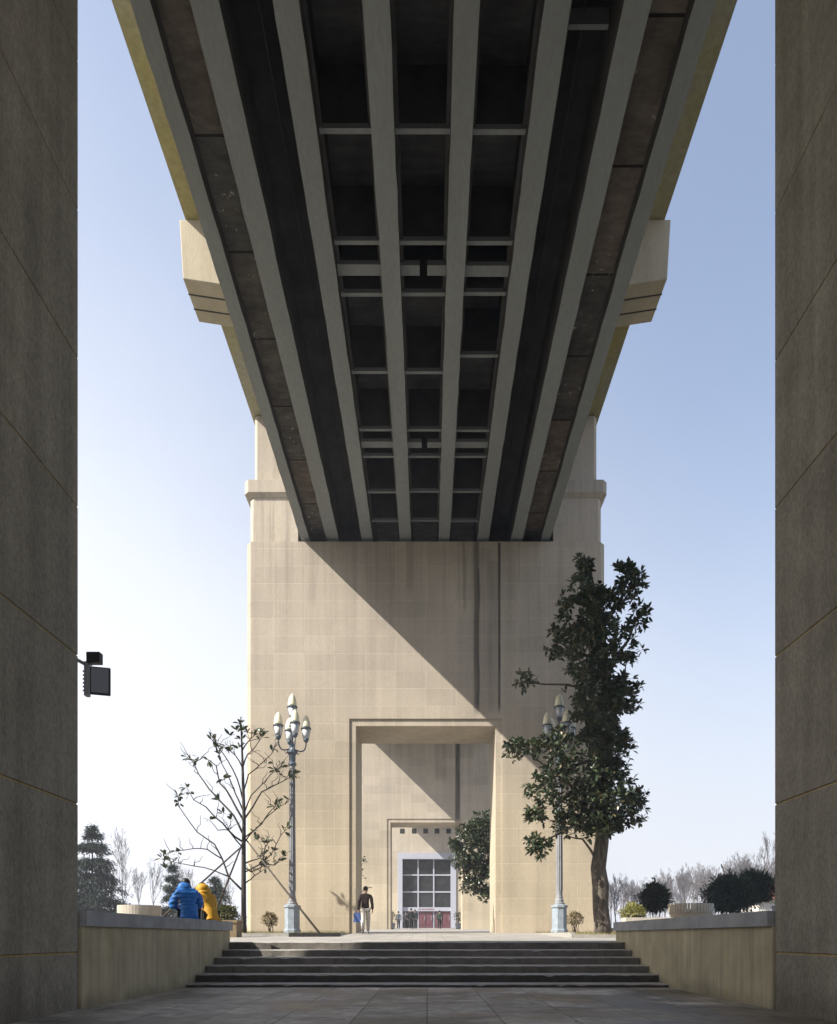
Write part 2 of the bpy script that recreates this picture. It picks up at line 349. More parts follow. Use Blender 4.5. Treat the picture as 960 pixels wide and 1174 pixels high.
# ------------------------------------------------------------------ setting: ground, court, plaza
mb = MB(); ys = [-60, 8.7, 15.45, 20, 27.1, 40, 52.6, 66, 80, 120, 250, 420]
xs = [-400, -60, -20, -4.6, 4.6, 20, 60, 400]
for a, b_ in zip(ys, ys[1:]):
    for c, d in zip(xs, xs[1:]):
        if c == -4.6 and b_ <= 15.46: continue
        mb.quad((c, a, ground_z(a)), (d, a, ground_z(a)), (d, b_, ground_z(b_)), (c, b_, ground_z(b_)))
bmesh.ops.remove_doubles(mb.bm, verts=mb.bm.verts, dist=1e-4)
tag(obj('ground', mb, M['terrain']), kind='structure')
mb = MB(); mb.quad((-4.62, -60, 0), (4.62, -60, 0), (4.62, 15.5, 0), (-4.62, 15.5, 0)); tag(obj('lower_court', mb, M['court']), kind='structure')
mb = MB()
for a, b_ in zip((15.42, 27.1, 52.6), (27.1, 52.6, 79.2)):
    mb.quad((-9.5, a, ground_z(a)+.006), (9.5, a, ground_z(a)+.006), (9.5, b_, ground_z(b_)+.006), (-9.5, b_, ground_z(b_)+.006))
bmesh.ops.remove_doubles(mb.bm, verts=mb.bm.verts, dist=1e-4)
tag(obj('plaza_paving', mb, M['paving']), kind='structure')
# planting beds in front of the first pier, their kerbs and dry grass
gb = MB()
for sx, x0, x1, y0 in ((-1, -9.4, -2.95, 21.6), (1, 4.15, 9.4, 19.6)):
    mb = MB(); mb.quad((x0, y0, ground_z(y0)+.05), (x1, y0, ground_z(y0)+.05), (x1, 27.05, ground_z(27)+.05), (x0, 27.05, ground_z(27)+.05))
    tag(obj('planting_bed', mb, M['soil']), kind='structure')
    mb = MB(); mb.box(x0-.12, x1+.12, y0-.14, y0, ground_z(y0)-.1, ground_z(y0)+.10)
    xe = x1 if sx < 0 else x0-.12
    mb.box(xe, xe+.12, y0+.002, 26.9, ground_z(22)-.2, ground_z(24)+.06)
    tag(obj('kerb', mb, M['kerb'], bevel=.012), kind='structure')
    for i in range(5200):
        p = Vector((rnd.uniform(x0, x1), y0 + (26.9-y0)*rnd.random()**1.3, 0)); p.z = ground_z(p.y)+.04
        if rnd.random() > .35 + .65*math.sin(p.x*3.1+p.y*1.7)**2: continue
        d = Vector((rnd.gauss(0,.4), rnd.gauss(0,.4), 1)).normalized(); h = rnd.uniform(.05, .13); s = Vector((rnd.gauss(0,1), rnd.gauss(0,1), 0)).normalized()*.008
        gb.bm.faces.new([gb.bm.verts.new(q) for q in (p-s, p+s, p+d*h)])
tag(obj('bed_grass', gb, M['grass']), 'short dry grass growing in the planting beds', 'grass', kind='stuff')

# thin winter haze that fades the far trees
hm = bpy.data.materials.new('winter_haze'); hm.use_nodes = True; ht = hm.node_tree; ht.nodes.remove(ht.nodes['Principled BSDF'])
pv = ht.nodes.new('ShaderNodeVolumePrincipled'); pv.inputs['Color'].default_value = (.86, .90, 1, 1); pv.inputs['Density'].default_value = .0012; pv.inputs['Anisotropy'].default_value = .0
ht.links.new(pv.outputs[0], ht.nodes['Material Output'].inputs['Volume'])
tag(obj('haze', MB().box(-410, 410, -75, 430, -1.5, 24.5), hm), kind='stuff')

# ------------------------------------------------------------------ stairs
st = thing('stone_staircase', 'wide flight of dark stone steps rising from the lower court', 'staircase', (0, 12.7, 0))
prev = 0.0
ST = [(12.62, .06, 4.68), (13.15, .205, 4.40), (13.72, .35, 4.40), (14.29, .495, 4.40), (14.86, .64, 4.40), (15.4, .789, 4.40)]
for i, (y, z, hw) in enumerate(ST):
    mb = MB(); y1 = ST[i+1][0] + .05 if i < 5 else 16.0
    hw = 4.36
    zt = z if i < 5 else z + .012
    pv_ = None; xx = -hw; zb_ = prev - .02; prev = z
    while xx < hw + 1e-6:
        e = abs(rnd.gauss(0, .006)) + (.03*rnd.random() if rnd.random() < .06 else 0)
        ring = [mb.bm.verts.new(q) for q in ((xx, y, zb_), (xx, y+rnd.gauss(0,.003), zt-.012-e), (xx, y+.012+e, zt-.002), (xx, y+.06, zt), (xx, y1, zt), (xx, y1, zb_))]
        if pv_:
            for k in range(6): mb.bm.faces.new((pv_[k], ring[k], ring[(k+1)%6], pv_[(k+1)%6]))
        else: mb.bm.faces.new(ring)
        pv_ = ring; xx += hw*2/72
    mb.bm.faces.new(pv_[::-1]); recalc(mb)
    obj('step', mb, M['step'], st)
# parapet walls with copings
def parapet(s, yend, label):
    t = thing('parapet_wall', label, 'wall', (s*4.68, 12, 0), 'parapet walls beside the steps')
    xi, xo = s*4.37, s*4.98
    mb = MB(); mb.box(min(xi, xo), max(xi, xo), 8.83, yend, -.2, 1.05); obj('wall', mb, M['parapet'], t)
    mb = MB(); L = (yend + .05 - 8.86)/3
    for k in range(3): mb.box(min(s*4.32, s*5.03), max(s*4.32, s*5.03), 8.86 + k*L + .004*(k > 0), 8.86 + (k+1)*L, 1.052, 1.25)
    obj('coping', mb, M['coping'], t, bevel=.012, seg=2)
parapet(-1, 15.45, 'low beige parapet wall with grey coping where two people sit')
parapet(1, 16.15, 'low beige parapet wall with pale grey coping left of the right dark pier')

# ------------------------------------------------------------------ near pier round the camera
t = thing('bridge_pier', 'huge dark stone pier framing the view on both sides', 'bridge pier', (0, 3, 0))
for s in (-1, 1):
    mb = MB(); xi, xo = s*4.40, s*14.8
    a, b2, y0, y1 = min(xi, xo), max(xi, xo), -3.5, 8.80 if s < 0 else 8.84
    zs = [(-.3, 0)]; zj = .72
    while zj < 16: zs += [(zj-.014, 0), (zj-.006, .012), (zj+.006, .012), (zj+.014, 0)]; zj += 1.87
    zs.append((16.25, 0)); prev_ = None
    for z, q in zs:
        c_ = .018; q2 = q
        ring = [mb.bm.verts.new((x, y, z)) for x, y in ((a+q2+c_, y0+q2), (b2-q2-c_, y0+q2), (b2-q2, y0+q2+c_), (b2-q2, y1-q2-c_), (b2-q2-c_, y1-q2), (a+q2+c_, y1-q2), (a+q2, y1-q2-c_), (a+q2, y0+q2+c_))]
        if prev_:
            for i in range(8): mb.bm.faces.new((prev_[i], prev_[(i+1)%8], ring[(i+1)%8], ring[i]))
        else: mb.bm.faces.new(ring[::-1])
        prev_ = ring
    mb.bm.faces.new(prev_); obj('pier_leg', mb, M['near'], t)
mb = MB(); mb.box(-4.399, 4.399, -3.4, 8.6, 13.9, 16.24); obj('unseen_lintel', mb, M['near'], t)  # out of view, added to block sky light and darken the passage

# ------------------------------------------------------------------ piers with portals
U = 29.5
def make_pier(y, label, mat, dz, rise):
    z0 = ground_z(y); t = thing('bridge_pier', label, 'bridge pier', (-.06, y, z0), 'tall beige portal piers')
    cx = -.06
    top = 16.27; po = 9.39 + rise; pi_ = 9.12 + rise
    def arch(hw, ho, zt, ztop, zb):
        return [(cx-hw, zb), (cx-ho, zb), (cx-ho, zt), (cx+ho, zt), (cx+ho, zb), (cx+hw, zb), (cx+hw, ztop), (cx-hw, ztop)]
    mb = MB(); mb.prism_y(arch(6.99, 2.72, pi_, top, z0-.5), y+.055, y+2.55); recalc(mb)
    ed = [e for e in mb.bm.edges if abs(e.verts[0].co.x-cx) > 6.9 and abs(e.verts[1].co.x-cx) > 6.9 and abs(e.verts[0].co.z-e.verts[1].co.z) > 5]
    bmesh.ops.bevel(mb.bm, geom=ed, offset=.17, segments=1, affect='EDGES')
    bmesh.ops.triangulate(mb.bm, faces=[f for f in mb.bm.faces if len(f.verts) > 6])
    obj('pier_body', mb, mat, t)
    mb = MB(); mb.prism_y(arch(6.79, 2.97, po, top-.001, z0-.5), y, y+.053); recalc(mb)
    bmesh.ops.triangulate(mb.bm, faces=[f for f in mb.bm.faces if len(f.verts) > 6])
    obj('portal_surround', mb, mat, t)
    for s in (-1, 1):
        mb = MB(); xi = cx + s*4.98
        def pts(o, c, y0, y1):
            xo = cx + s*o
            q = [(xi, y0), (xo-s*c, y0), (xo, y0+c), (xo, y1-c), (xo-s*c, y1), (xi, y1)]
            return q if s > 0 else q[::-1]
        mb.prism_z(pts(6.86, .14, y+.09, y+2.5), top+.003, 18.02)
        mb.prism_z(pts(6.70, .12, y+.16, y+2.45), 18.66, 21.28)
        obj('pylon', mb, M['stone_plain'], t)
        mb = MB(); mb.prism_z(pts(7.06, .17, y-.04, y+2.62), 18.17, 18.65)
        a = pts(6.88, .14, y+.08, y+2.51); b2 = pts(7.05, .17, y-.035, y+2.615)
        va = [mb.bm.verts.new((*p, 18.02)) for p in a]; vb = [mb.bm.verts.new((*p, 18.168)) for p in b2]
        for i in range(6): mb.bm.faces.new((va[i], va[(i+1)%6], vb[(i+1)%6], vb[i]))
        obj('cornice', mb, M['stone_plain'], t, bevel=0)
    return t
D1 = 27.1; D2 = 52.6
make_pier(D1, 'sunlit beige stone portal pier standing beyond the steps', M['stone'], 0, 0)
make_pier(D2, 'second beige stone pier seen through the opening of the first one', M['stone2'], .4, .42)

# ------------------------------------------------------------------ bridge superstructure
BX = -.06; ZS = EYE + 457/U; ZD = EYE + 602/U
br = thing('bridge_deck', 'long bridge deck on eight grey girders passing overhead', 'bridge', (BX, 27, ZS))
GX = [-4.70, -3.63, -2.28, -.79, .72, 2.23, 3.55, 4.67]; GW = [.33, .48, .43, .45, .43, .45, .46, .36]
for i_g, (gx, gw) in enumerate(zip(GX, GW)):
    mb = MB(); x0, x1 = BX+gx-gw/2, BX+gx+gw/2; prof = []
    # slightly uneven soffit edges, as on old shuttered concrete
    yy = -8.0; pts = []
    while yy < 79: pts.append(yy); yy += .45
    L = []; 
    for k, yv in enumerate(pts): L.append((yv, rnd.gauss(0, .006), rnd.gauss(0, .006)))
    vb = []
    for yv, e0, e1 in L: vb.append([mb.bm.verts.new(p) for p in ((x0+.02, yv, ZD-.002), (x0+e0, yv, ZS), (x1+e1, yv, ZS), (x1-.02, yv, ZD-.002))])
    for a, b2 in zip(vb, vb[1:]):
        for i in range(3): mb.bm.faces.new((a[i], a[i+1], b2[i+1], b2[i]))
    mb.bm.faces.new(vb[0]); mb.bm.faces.new(vb[-1][::-1]); recalc(mb); mb.bm.normal_update()
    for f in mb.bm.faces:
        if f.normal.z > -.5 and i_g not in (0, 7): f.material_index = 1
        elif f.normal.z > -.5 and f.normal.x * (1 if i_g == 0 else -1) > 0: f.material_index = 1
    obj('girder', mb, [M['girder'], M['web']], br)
    if 1 < GX.index(gx) < 6:
        for s in (-1, 1):
            mb = MB(); xx = BX+gx+s*(gw/2-.015); mb.box(min(xx, xx+s*.09), max(xx, xx+s*.09), -8, 79, ZS+.42, ZS+.47); obj('girder_ledge', mb, M['web'], br)
gap = .004
for i in range(7):
    x0 = BX + GX[i] + GW[i]/2 - .03; x1 = BX + GX[i+1] - GW[i+1]/2 + .03
    mb = MB()
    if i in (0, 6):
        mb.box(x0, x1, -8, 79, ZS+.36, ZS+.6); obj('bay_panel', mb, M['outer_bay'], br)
    elif i in (1, 5):
        yv = -8; k = 0; prevv = None
        while yv < 79:
            z = ZS + 1.25 + (.10 if k % 2 else 0)
            cur = (mb.bm.verts.new((x0, yv, z)), mb.bm.verts.new((x1, yv, z)))
            if prevv: mb.bm.faces.new((prevv[0], cur[0], cur[1], prevv[1]))
            prevv = cur; yv += (.09 if k % 2 else .05) if yv < 30 else 1.0; k += 1
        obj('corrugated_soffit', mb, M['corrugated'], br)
        mb = MB(); xc = (x0+x1)/2; mb.tube([(xc, -8, ZS+1.15), (xc, 79, ZS+1.15)], .018, 6); obj('conduit', mb, M['web'], br)
    else:
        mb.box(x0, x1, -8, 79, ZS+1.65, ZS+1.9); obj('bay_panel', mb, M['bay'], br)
HB = 468
CB = [(152, 0), (279.5, 0), (309.5, 1), (337.5, 0), (428, 0), (494, 0), (509.5, 1), (524, 0), (564.5, 0), (598, 0)]
yspots = []
for yp, thick in CB: yspots.append((D1*HB/(1074-yp), thick, yp))
yspots += [(9.0, 0, 0), (4.4, 0, 0), (0.5, 0, 0)] + [(31+4.2*k, 0, 0) for k in range(11)]
for yv, thick, yp in yspots:
    for i in (2, 3, 4):
        x0 = BX + GX[i] + GW[i]/2 - .01; x1 = BX + GX[i+1] - GW[i+1]/2 + .01; zb = EYE + HB/U
        dy = rnd.uniform(-.02, .02)
        if i == 4 and yp == 428: dy -= .55
        mb = MB()
        if thick:
            if i == 3:
                xm = (x0+x1)/2
                for a, b2 in ((x0, xm-.09), (xm+.09, x1)): mb.box(a, b2, yv-.13+dy, yv+.13+dy, zb-.02, zb+.10)
                obj('crossbeam', mb, M['girder'], br, bevel=.045, seg=3)
            else:
                mb.box(x0, x1, yv-.14+dy, yv+.14+dy, zb-.02, zb+.08); obj('crossbeam', mb, M['girder'], br, bevel=.03, seg=2)
        else:
            mb.box(x0, x1, yv-.05+dy, yv+.05+dy, zb, zb+.10); cb_ = obj('crossbeam', mb, M['girder'], br, bevel=.01)
            mb = MB(); mb.box(x0, x1, yv-.03+dy, yv+.03+dy, zb+.102, zb+1.30); obj('beam_web', mb, M['web'], cb_)
for i, yp in ((5, 22),):
    x0 = BX + GX[i] + GW[i]/2 - .01; x1 = BX + GX[i+1] - GW[i+1]/2 + .01; yv = D1*(HB+20)/(1074-yp); mb = MB(); mb.box(x0, x1, yv-.04, yv+.04, ZS+.9, ZS+1.2); obj('crossbeam', mb, M['girder'], br)
mb = MB(); mb.box(BX-6.82, BX+6.82, -8, 79, ZD, ZD+.45); obj('deck_slab', mb, M['deck'], br)
for s in (-1, 1):
    mb = MB(); xo = BX+s*6.75; mb.box(min(xo, xo-s*.22), max(xo, xo-s*.22), -8, 79, ZD+.452, ZD+1.5); obj('deck_parapet', mb, M['deck'], br)
    # hanging bracket block beside the outer girder
    mb = MB(); y0, y1 = .732*D1, .784*D1; xi = BX + s*4.88; xt = BX + s*6.99; xb = BX + s*6.89
    zo = EYE + 552/U; zi = EYE + 543/U
    pts = [(xi, ZD-.003), (xt, ZD-.003), (xb, zo), (xi, zi)]
    mb.prism_y(pts, y0, y1); recalc(mb)
    bk = obj('bracket_block', mb, M['bracket'], br, bevel=.02)
    for fy in (.34, .68):
        mb = MB(); yv = y0 + (y1-y0)*fy; 
        pp = [(xi, zi+.01), (xb+s*.006, zo+.01), (xb+s*.006, zo-.012), (xi, zi-.012)]
        mb.prism_y(pp, yv-.02, yv+.02); recalc(mb); obj('groove', mb, M['joint'], bk)

# ------------------------------------------------------------------ bridgehead hall closing the axis
D3 = 79.5; Z3 = ground_z(79.5); k3 = D3/F
def hx(p): return (p-490)*k3
def hz(p): return EYE + (1074-p)*k3
hall = thing('bridgehead_hall', 'pale stone hall with white framed glass front at the end of the axis', 'building', (0, D3, Z3))
fx0, fx1, fz = hx(456.8), hx(522.6), hz(978.5)
mb = MB(); mb.prism_y([(-17, Z3-.4), (fx0, Z3-.4), (fx0, fz), (fx1, fz), (fx1, Z3-.4), (17, Z3-.4), (17, 20), (-17, 20)], D3, D3+1.2); recalc(mb)
bmesh.ops.triangulate(mb.bm, faces=[f for f in mb.bm.faces if len(f.verts) > 6])
mb.box(-17, 17, D3+4, D3+16, Z3-.4, 20); mb.box(-17, -16, D3+1.202, D3+3.998, Z3-.4, 20); mb.box(16, 17, D3+1.202, D3+3.998, Z3-.4, 20); mb.box(-15.99, 15.99, D3+1.202, D3+3.998, 19, 19.9)
obj('wall', mb, M['stone_hall'], hall)
for xp in (461.5, 475, 488.2, 501.2, 514.5):
    mb = MB(); x = hx(xp); z = hz(953); mb.box(x-.27, x+.27, D3-.012, D3+.3, z-.28, z+.28); obj('vent_opening', mb, M['darkhole'], hall)
gx0, gx1, gz1 = hx(461.6), hx(517), hz(985)
mb = MB(); y = D3-.12
mb.box(fx0-.05, gx0, y, y+.7, Z3-.1, fz+.05); mb.box(gx1, fx1+.05, y, y+.7, Z3-.1, fz+.05); mb.box(gx0, gx1, y, y+.7, gz1, fz+.05)
fr = obj('glass_front_frame', mb, M['whiteframe'], hall)
gw = obj('glazing', MB().box(gx0, gx1, D3+.55, D3+.6, Z3, gz1), M['glass'], hall)
mb = MB(); zt = hz(1042.5)
for xp in (479.5, 497.5): mb.box(hx(xp)-.075, hx(xp)+.075, D3+.42, D3+.55, Z3, gz1)
for yp in (1003, 1022.5): mb.box(gx0, gx1, D3+.44, D3+.548, hz(yp)-.075, hz(yp)+.075)
obj('mullions', mb, M['whiteframe'], gw)
mb = MB(); mb.box(gx0, gx1, D3+.2, D3+.419, zt-.22, zt+.22); sg = obj('sign_band', mb, M['whiteframe'], hall)
mb = MB(); q = 0
xx = hx(480)
while xx < hx(497):
    w_ = rnd.uniform(.10, .16); mb.box(xx, xx+w_, D3+.19, D3+.2-.001, zt-.09, zt+.02); mb.box(xx+.03, xx+w_-.03, D3+.188, D3+.19-.001, zt+.03, zt+.1); xx += w_+.07
obj('red_lettering', mb, M['redtext'], sg)
for a, b2 in ((480.8, 488.3), (488.8, 496.3), (499, 507.5), (508, 516.5)):
    mb = MB(); mb.box(hx(a), hx(b2), D3+.40, D3+.47, Z3+.05, zt-.26)
    for f_ in (.3, .7): mb.box(hx(a)+(hx(b2)-hx(a))*f_-.14, hx(a)+(hx(b2)-hx(a))*f_+.14, D3+.37, D3+.399, Z3+.4, zt-.5)
    d_ = obj('door', mb, M['reddoor'], hall); mb = MB(); mb.box(hx(b2)-.14, hx(b2)-.08, D3+.32, D3+.365, Z3+.9, Z3+1.4); obj('handle', mb, M['steel'], d_)

# ------------------------------------------------------------------ street lamps
def make_lamp(loc, label):
    t = thing('street_lamp', label, 'street lamp', loc, 'five headed plaza street lamps'); x, y, z = loc
    mb = MB(); o8 = math.pi/8
    mb.lathe((x, y, z-.1), [(.30, 0), (.30, .22), (.262, .25), (.262, .98), (.30, 1.0), (.30, 1.07), (.20, 1.10)], 8, o8); obj('base', mb, M['lampbase'], t, bevel=.008)
    mb = MB(); mb.lathe((x, y, z+.98), [(.19, 0), (.19, .07), (.155, .10), (.15, .18), (.125, .24), (.125, .30), (.112, .33), (.112, .5), (.085, 4.75), (.10, 4.78), (.10, 4.86)], 14)
    for k in range(10):
        a = 2*math.pi*k/10; mb.tube([(x+.112*math.cos(a), y+.112*math.sin(a), z+1.50), (x+.087*math.cos(a), y+.087*math.sin(a), z+5.7)], .012, 4)
    obj('pole', mb, M['lamppole'], t, smooth=False)
    mb = MB(); zc = z+5.84
    mb.lathe((x, y, zc), [(.10, 0), (.15, .04), (.15, .09), (.11, .13), (.12, .40), (.19, .46), (.19, .52), (.12, .56), (.07, .72), (.045, .85)], 12); obj('capital', mb, M['lampmetal'], t)
    def head(hx_, hy_, hz_):
        mb = MB(); mb.lathe((hx_, hy_, hz_), [(.045, -.06), (.09, 0), (.10, .05), (.085, .08)], 12)
        mb.lathe((hx_, hy_, hz_), [(.155, .405), (.185, .415), (.185, .445), (.155, .455)], 14)
        for k in range(4):
            a = 2*math.pi*k/4+.4; mb.tube([(hx_+.088*math.cos(a), hy_+.088*math.sin(a), hz_+.05), (hx_+.122*math.cos(a), hy_+.122*math.sin(a), hz_+.18), (hx_+.165*math.cos(a), hy_+.165*math.sin(a), hz_+.43)], .007, 4)
        hd = obj('lamp_head', mb, M['lampmetal'], t)
        mb = MB(); mb.lathe((hx_, hy_, hz_), [(.09, .081), (.115, .18), (.148, .404)], 14); obj('glass', mb, M['lampglass'], hd, smooth=True)
        mb = MB(); mb.lathe((hx_, hy_, hz_), [(.158, .456), (.158, .50), (.148, .60), (.122, .72), (.085, .81), (.045, .87), (.012, .90)], 14); obj('dome', mb, M['cream'], hd, smooth=True)
        pass
    top = z + 7.48
    head(x, y, top)
    mb = MB(); mb.tube([(x, y, zc+.8), (x, y, top-.04)], .028, 8); mb.lathe((x, y, zc+1.38), [(.03, 0), (.11, .02), (.11, .05), (.03, .08)], 10); obj('stem', mb, M['lampmetal'], t)
    for a, b2 in ((-.45, -.18), (.18, -.45), (.45, .18), (-.18, .45)):
        hz_ = z + 6.78
        mb = MB(); P = []
        for q in range(9):
            f_ = q/8; rr = math.sin(f_*math.pi/2)**.9; zz_ = zc + .62 - .10*math.sin(f_*math.pi) + (hz_-.05-zc-.62)*(f_**3)
            P.append((x+a*rr, y+b2*rr, zz_))
        mb.tube(P, .024, 7); mb.tube([(x+a*.1, y+b2*.1, zc+.60), (x+a*.45, y+b2*.45, zc+.42), (x+a*.55, y+b2*.55, zc+.50)], .014, 5)
        obj('arm', mb, M['lampmetal'], t, smooth=True); head(x+a, y+b2, hz_)
    return t
make_lamp((-4.72, 24.4, ground_z(24.4)+.05), 'five headed grey street lamp beside the bare young tree')
make_lamp((4.62, 24.4, ground_z(24.4)+.05), 'five headed grey street lamp half hidden by the dense magnolia')

# ------------------------------------------------------------------ trees
UP = Vector((0, 0, 1))
def whorl(mb, c, out, k, l, wd, spread=1.0):
    for i in range(k):
        d = (out*rnd.uniform(.2, .8) + Vector((rnd.gauss(0, 1), rnd.gauss(0, 1), rnd.gauss(.15, .8)))*spread).normalized()
        mb.leaf(c + d*rnd.uniform(0, .06), d, l*rnd.uniform(.65, 1.15), wd*rnd.uniform(.7, 1.1), (UP + Vector((rnd.gauss(0,.5), rnd.gauss(0,.5), 0))).normalized())
GAPS = [(728,838,13),(715,828,8),(655,832,8),(700,700,6),(682,668,6),(720,765,6),(648,760,7),(676,745,5),(735,735,7),(690,795,5),(618,880,8),(648,865,6),(705,905,5),(630,950,7),(702,664,11),(690,655,9),(713,716,8),(716,742,7),(742,738,9),(660,706,8),(708,768,7),(730,872,13),(737,800,8),(640,772,13),(668,832,6),(724,700,5),(694,740,5),(650,812,9),(745,690,6),(733,840,10),(640,905,6),(665,965,8),(672,880,5),(636,830,7)]
def crown_lobes(lobes, d0, dens, leafl=.21, leafw=.098, k=11):
    mb = MB(); tips = []
    for (cx, cy, rx, ry, dd) in lobes:
        c = px(cx, cy, d0+dd); s = (d0+dd)/F; ax, az = rx*s, ry*s; ay = min(ax, az)*1.05 + .12
        nn = int(dens * (ax*az)**.8 * 40 * (.72 if cy < 800 else 1)) + 4
        for i in range(nn):
            v = Vector((rnd.gauss(0,1), rnd.gauss(0,1), rnd.gauss(0,1))).normalized(); r = rnd.random()**.45
            if rnd.random() < .2: r *= rnd.uniform(1.0, 1.38)
            p = c + Vector((v.x*ax, v.y*ay, v.z*az))*r
            hx_ = 490 + p.x*F/p.y; hy_ = 1074 - (p.z-EYE)*F/p.y
            if any((hx_-a)**2 + (hy_-b2)**2*.6 < q*q*rnd.uniform(.5, 1.3) for a, b2, q in GAPS): continue
            whorl(mb, p, (v + Vector((0, 0, .4))).normalized(), rnd.randint(k-4, k+2), leafl, leafw); tips.append(p)
    return mb, tips
def branchy(mb, pts, r0, r1, n=7):
    m = len(pts); mb.tube(pts, [r0 + (r1-r0)*(i/(m-1)) for i in range(m)], n)
def wig(a, b2, k, amp):
    a, b2 = Vector(a), Vector(b2); L = (b2-a).length
    return [a] + [a.lerp(b2, i/k) + Vector((rnd.gauss(0,1), rnd.gauss(0,1), rnd.gauss(0,.6)))*amp*L for i in range(1, k)] + [b2]

# the dense magnolia on the right
dm = 22.6
base = px(692, 1068, dm); base.z = ground_z(dm)
mg = thing('magnolia_tree', 'tall dense dark green magnolia standing right of the portal', 'tree', base)
LB = [(668,652,9,12,0),(674,678,20,20,0),(672,700,30,22,.1),(700,690,22,18,0),(712,662,20,13,.2),(733,664,9,10,.1),(728,684,15,16,.2),(735,708,10,16,0),(650,712,16,15,-.2),
 (690,728,42,26,0),(640,742,12,22,-.3),(660,748,24,22,-.5),(722,735,18,22,.2),(690,765,34,22,.2),(668,784,20,18,-.4),(715,770,14,22,.2),(602,780,13,9,-.4),(704,800,22,22,.2),(680,815,30,18,-.3),
 (592,860,13,11,-.6),(612,856,16,10,-.7),(632,858,20,13,-.8),(655,845,22,16,-.5),(690,845,32,20,0),(712,838,13,18,.2),(650,880,40,20,-.9),(695,880,28,26,.1),
 (625,905,22,18,-1.0),(660,912,34,24,-.7),(700,915,34,26,.2),(732,918,11,14,.3),(718,938,20,13,.2),(615,935,13,13,-1.0),(648,945,28,14,-.8),(685,948,32,14,0),(612,968,12,11,-1.0),(625,975,14,10,-1.0)]
mb, tips = crown_lobes(LB + [(c, y_, rx*.8, ry, dd-.75) for (c, y_, rx, ry, dd) in LB if c > 665 and c < 715] + [(694,880,24,30,-.6),(690,920,30,30,-.7),(700,800,18,40,-.5),(694,750,18,30,-.4),(690,945,24,12,-.6),(728,800,10,16,.2),(722,860,8,12,.2)], dm, 2.1)
obj('crown', mb, M['magnolia'], mg)
mb = MB()
TR = [(692,1076,13.5),(691,1060,11.5),(689,1040,11),(687,1015,11.5),(686,995,10.5),(690,965,9.5),(692,940,8.5),(694,905,7.5),(699,860,6.5),(700,810,5.5),(695,760,4.5),(690,715,3.6),(682,680,2.5),(676,655,1.2)]
tp = [px(a, b2, dm) + Vector((rnd.gauss(0,.01), rnd.gauss(0,.04), 0)) for a, b2, c in TR]
mb.tube(tp, [c*.84*dm/F for a, b2, c in TR], 12)
obj('trunk', mb, M['bark'], mg, smooth=True)
BR = [((690,955),(660,945),(622,965),-1.0,3.5),((692,930),(660,905),(600,858),-.7,3.2),((694,905),(715,915),(735,915),.3,2.6),((697,870),(650,880),(615,905),-1,3),((699,840),(660,845),(610,855),-.7,2.8),
      ((700,800),(650,785),(598,782),-.4,2.0),((696,770),(720,735),(733,700),.2,2.6),((695,760),(665,750),(640,735),-.3,2.4),((690,715),(715,690),(730,664),.2,2.2),((700,815),(715,790),(718,760),.2,2),((690,958),(705,945),(722,935),.2,2.6),((686,990),(668,962),(650,958),-.8,1.8)]
for a, b2, c, dd, r in BR:
    mb = MB(); s = dm/F; P = [px(*a, dm), px(*b2, dm+dd*.5), px(*c, dm+dd)]
    P = [P[0], P[0].lerp(P[1], .5)+Vector((0,0,.05)), P[1], P[1].lerp(P[2], .5)+Vector((0, 0, -.03)), P[2]]
    branchy(mb, P, r*s, .5*s, 7); obj('branch', mb, M['bark'], mg, smooth=True)
# the magnolia behind the portal
dm2 = 37.5
mg2 = thing('magnolia_tree', 'dark green magnolia half hidden by the right jamb of the portal', 'tree', (3.9, dm2, ground_z(dm2)))
LB = [(552,948,13,16,0),(538,962,16,18,0),(523,970,9,8,.2),(556,975,22,22,.3),(533,985,17,13,-.2),(548,1000,20,15,0),(540,1016,13,9,0),(556,1024,9,9,0),(576,972,18,26,.4),(590,1000,24,26,.4),(566,945,14,14,.4)]
mb, tips = crown_lobes(LB, dm2, 3.2, .22, .10, 11); obj('crown', mb, M['magnolia'], mg2)
mb = MB(); branchy(mb, wig((3.9, dm2, ground_z(dm2)-.1), (3.95, dm2+.2, 6.5), 6, .015), .15, .06, 9); obj('trunk', mb, M['bark'], mg2, smooth=True)
for q in ((540,975),(535,1010),(556,950)):
    mb = MB(); branchy(mb, wig((3.9, dm2, 3.2), px(*q, dm2), 4, .05), .05, .015, 6); obj('branch', mb, M['bark'], mg2)

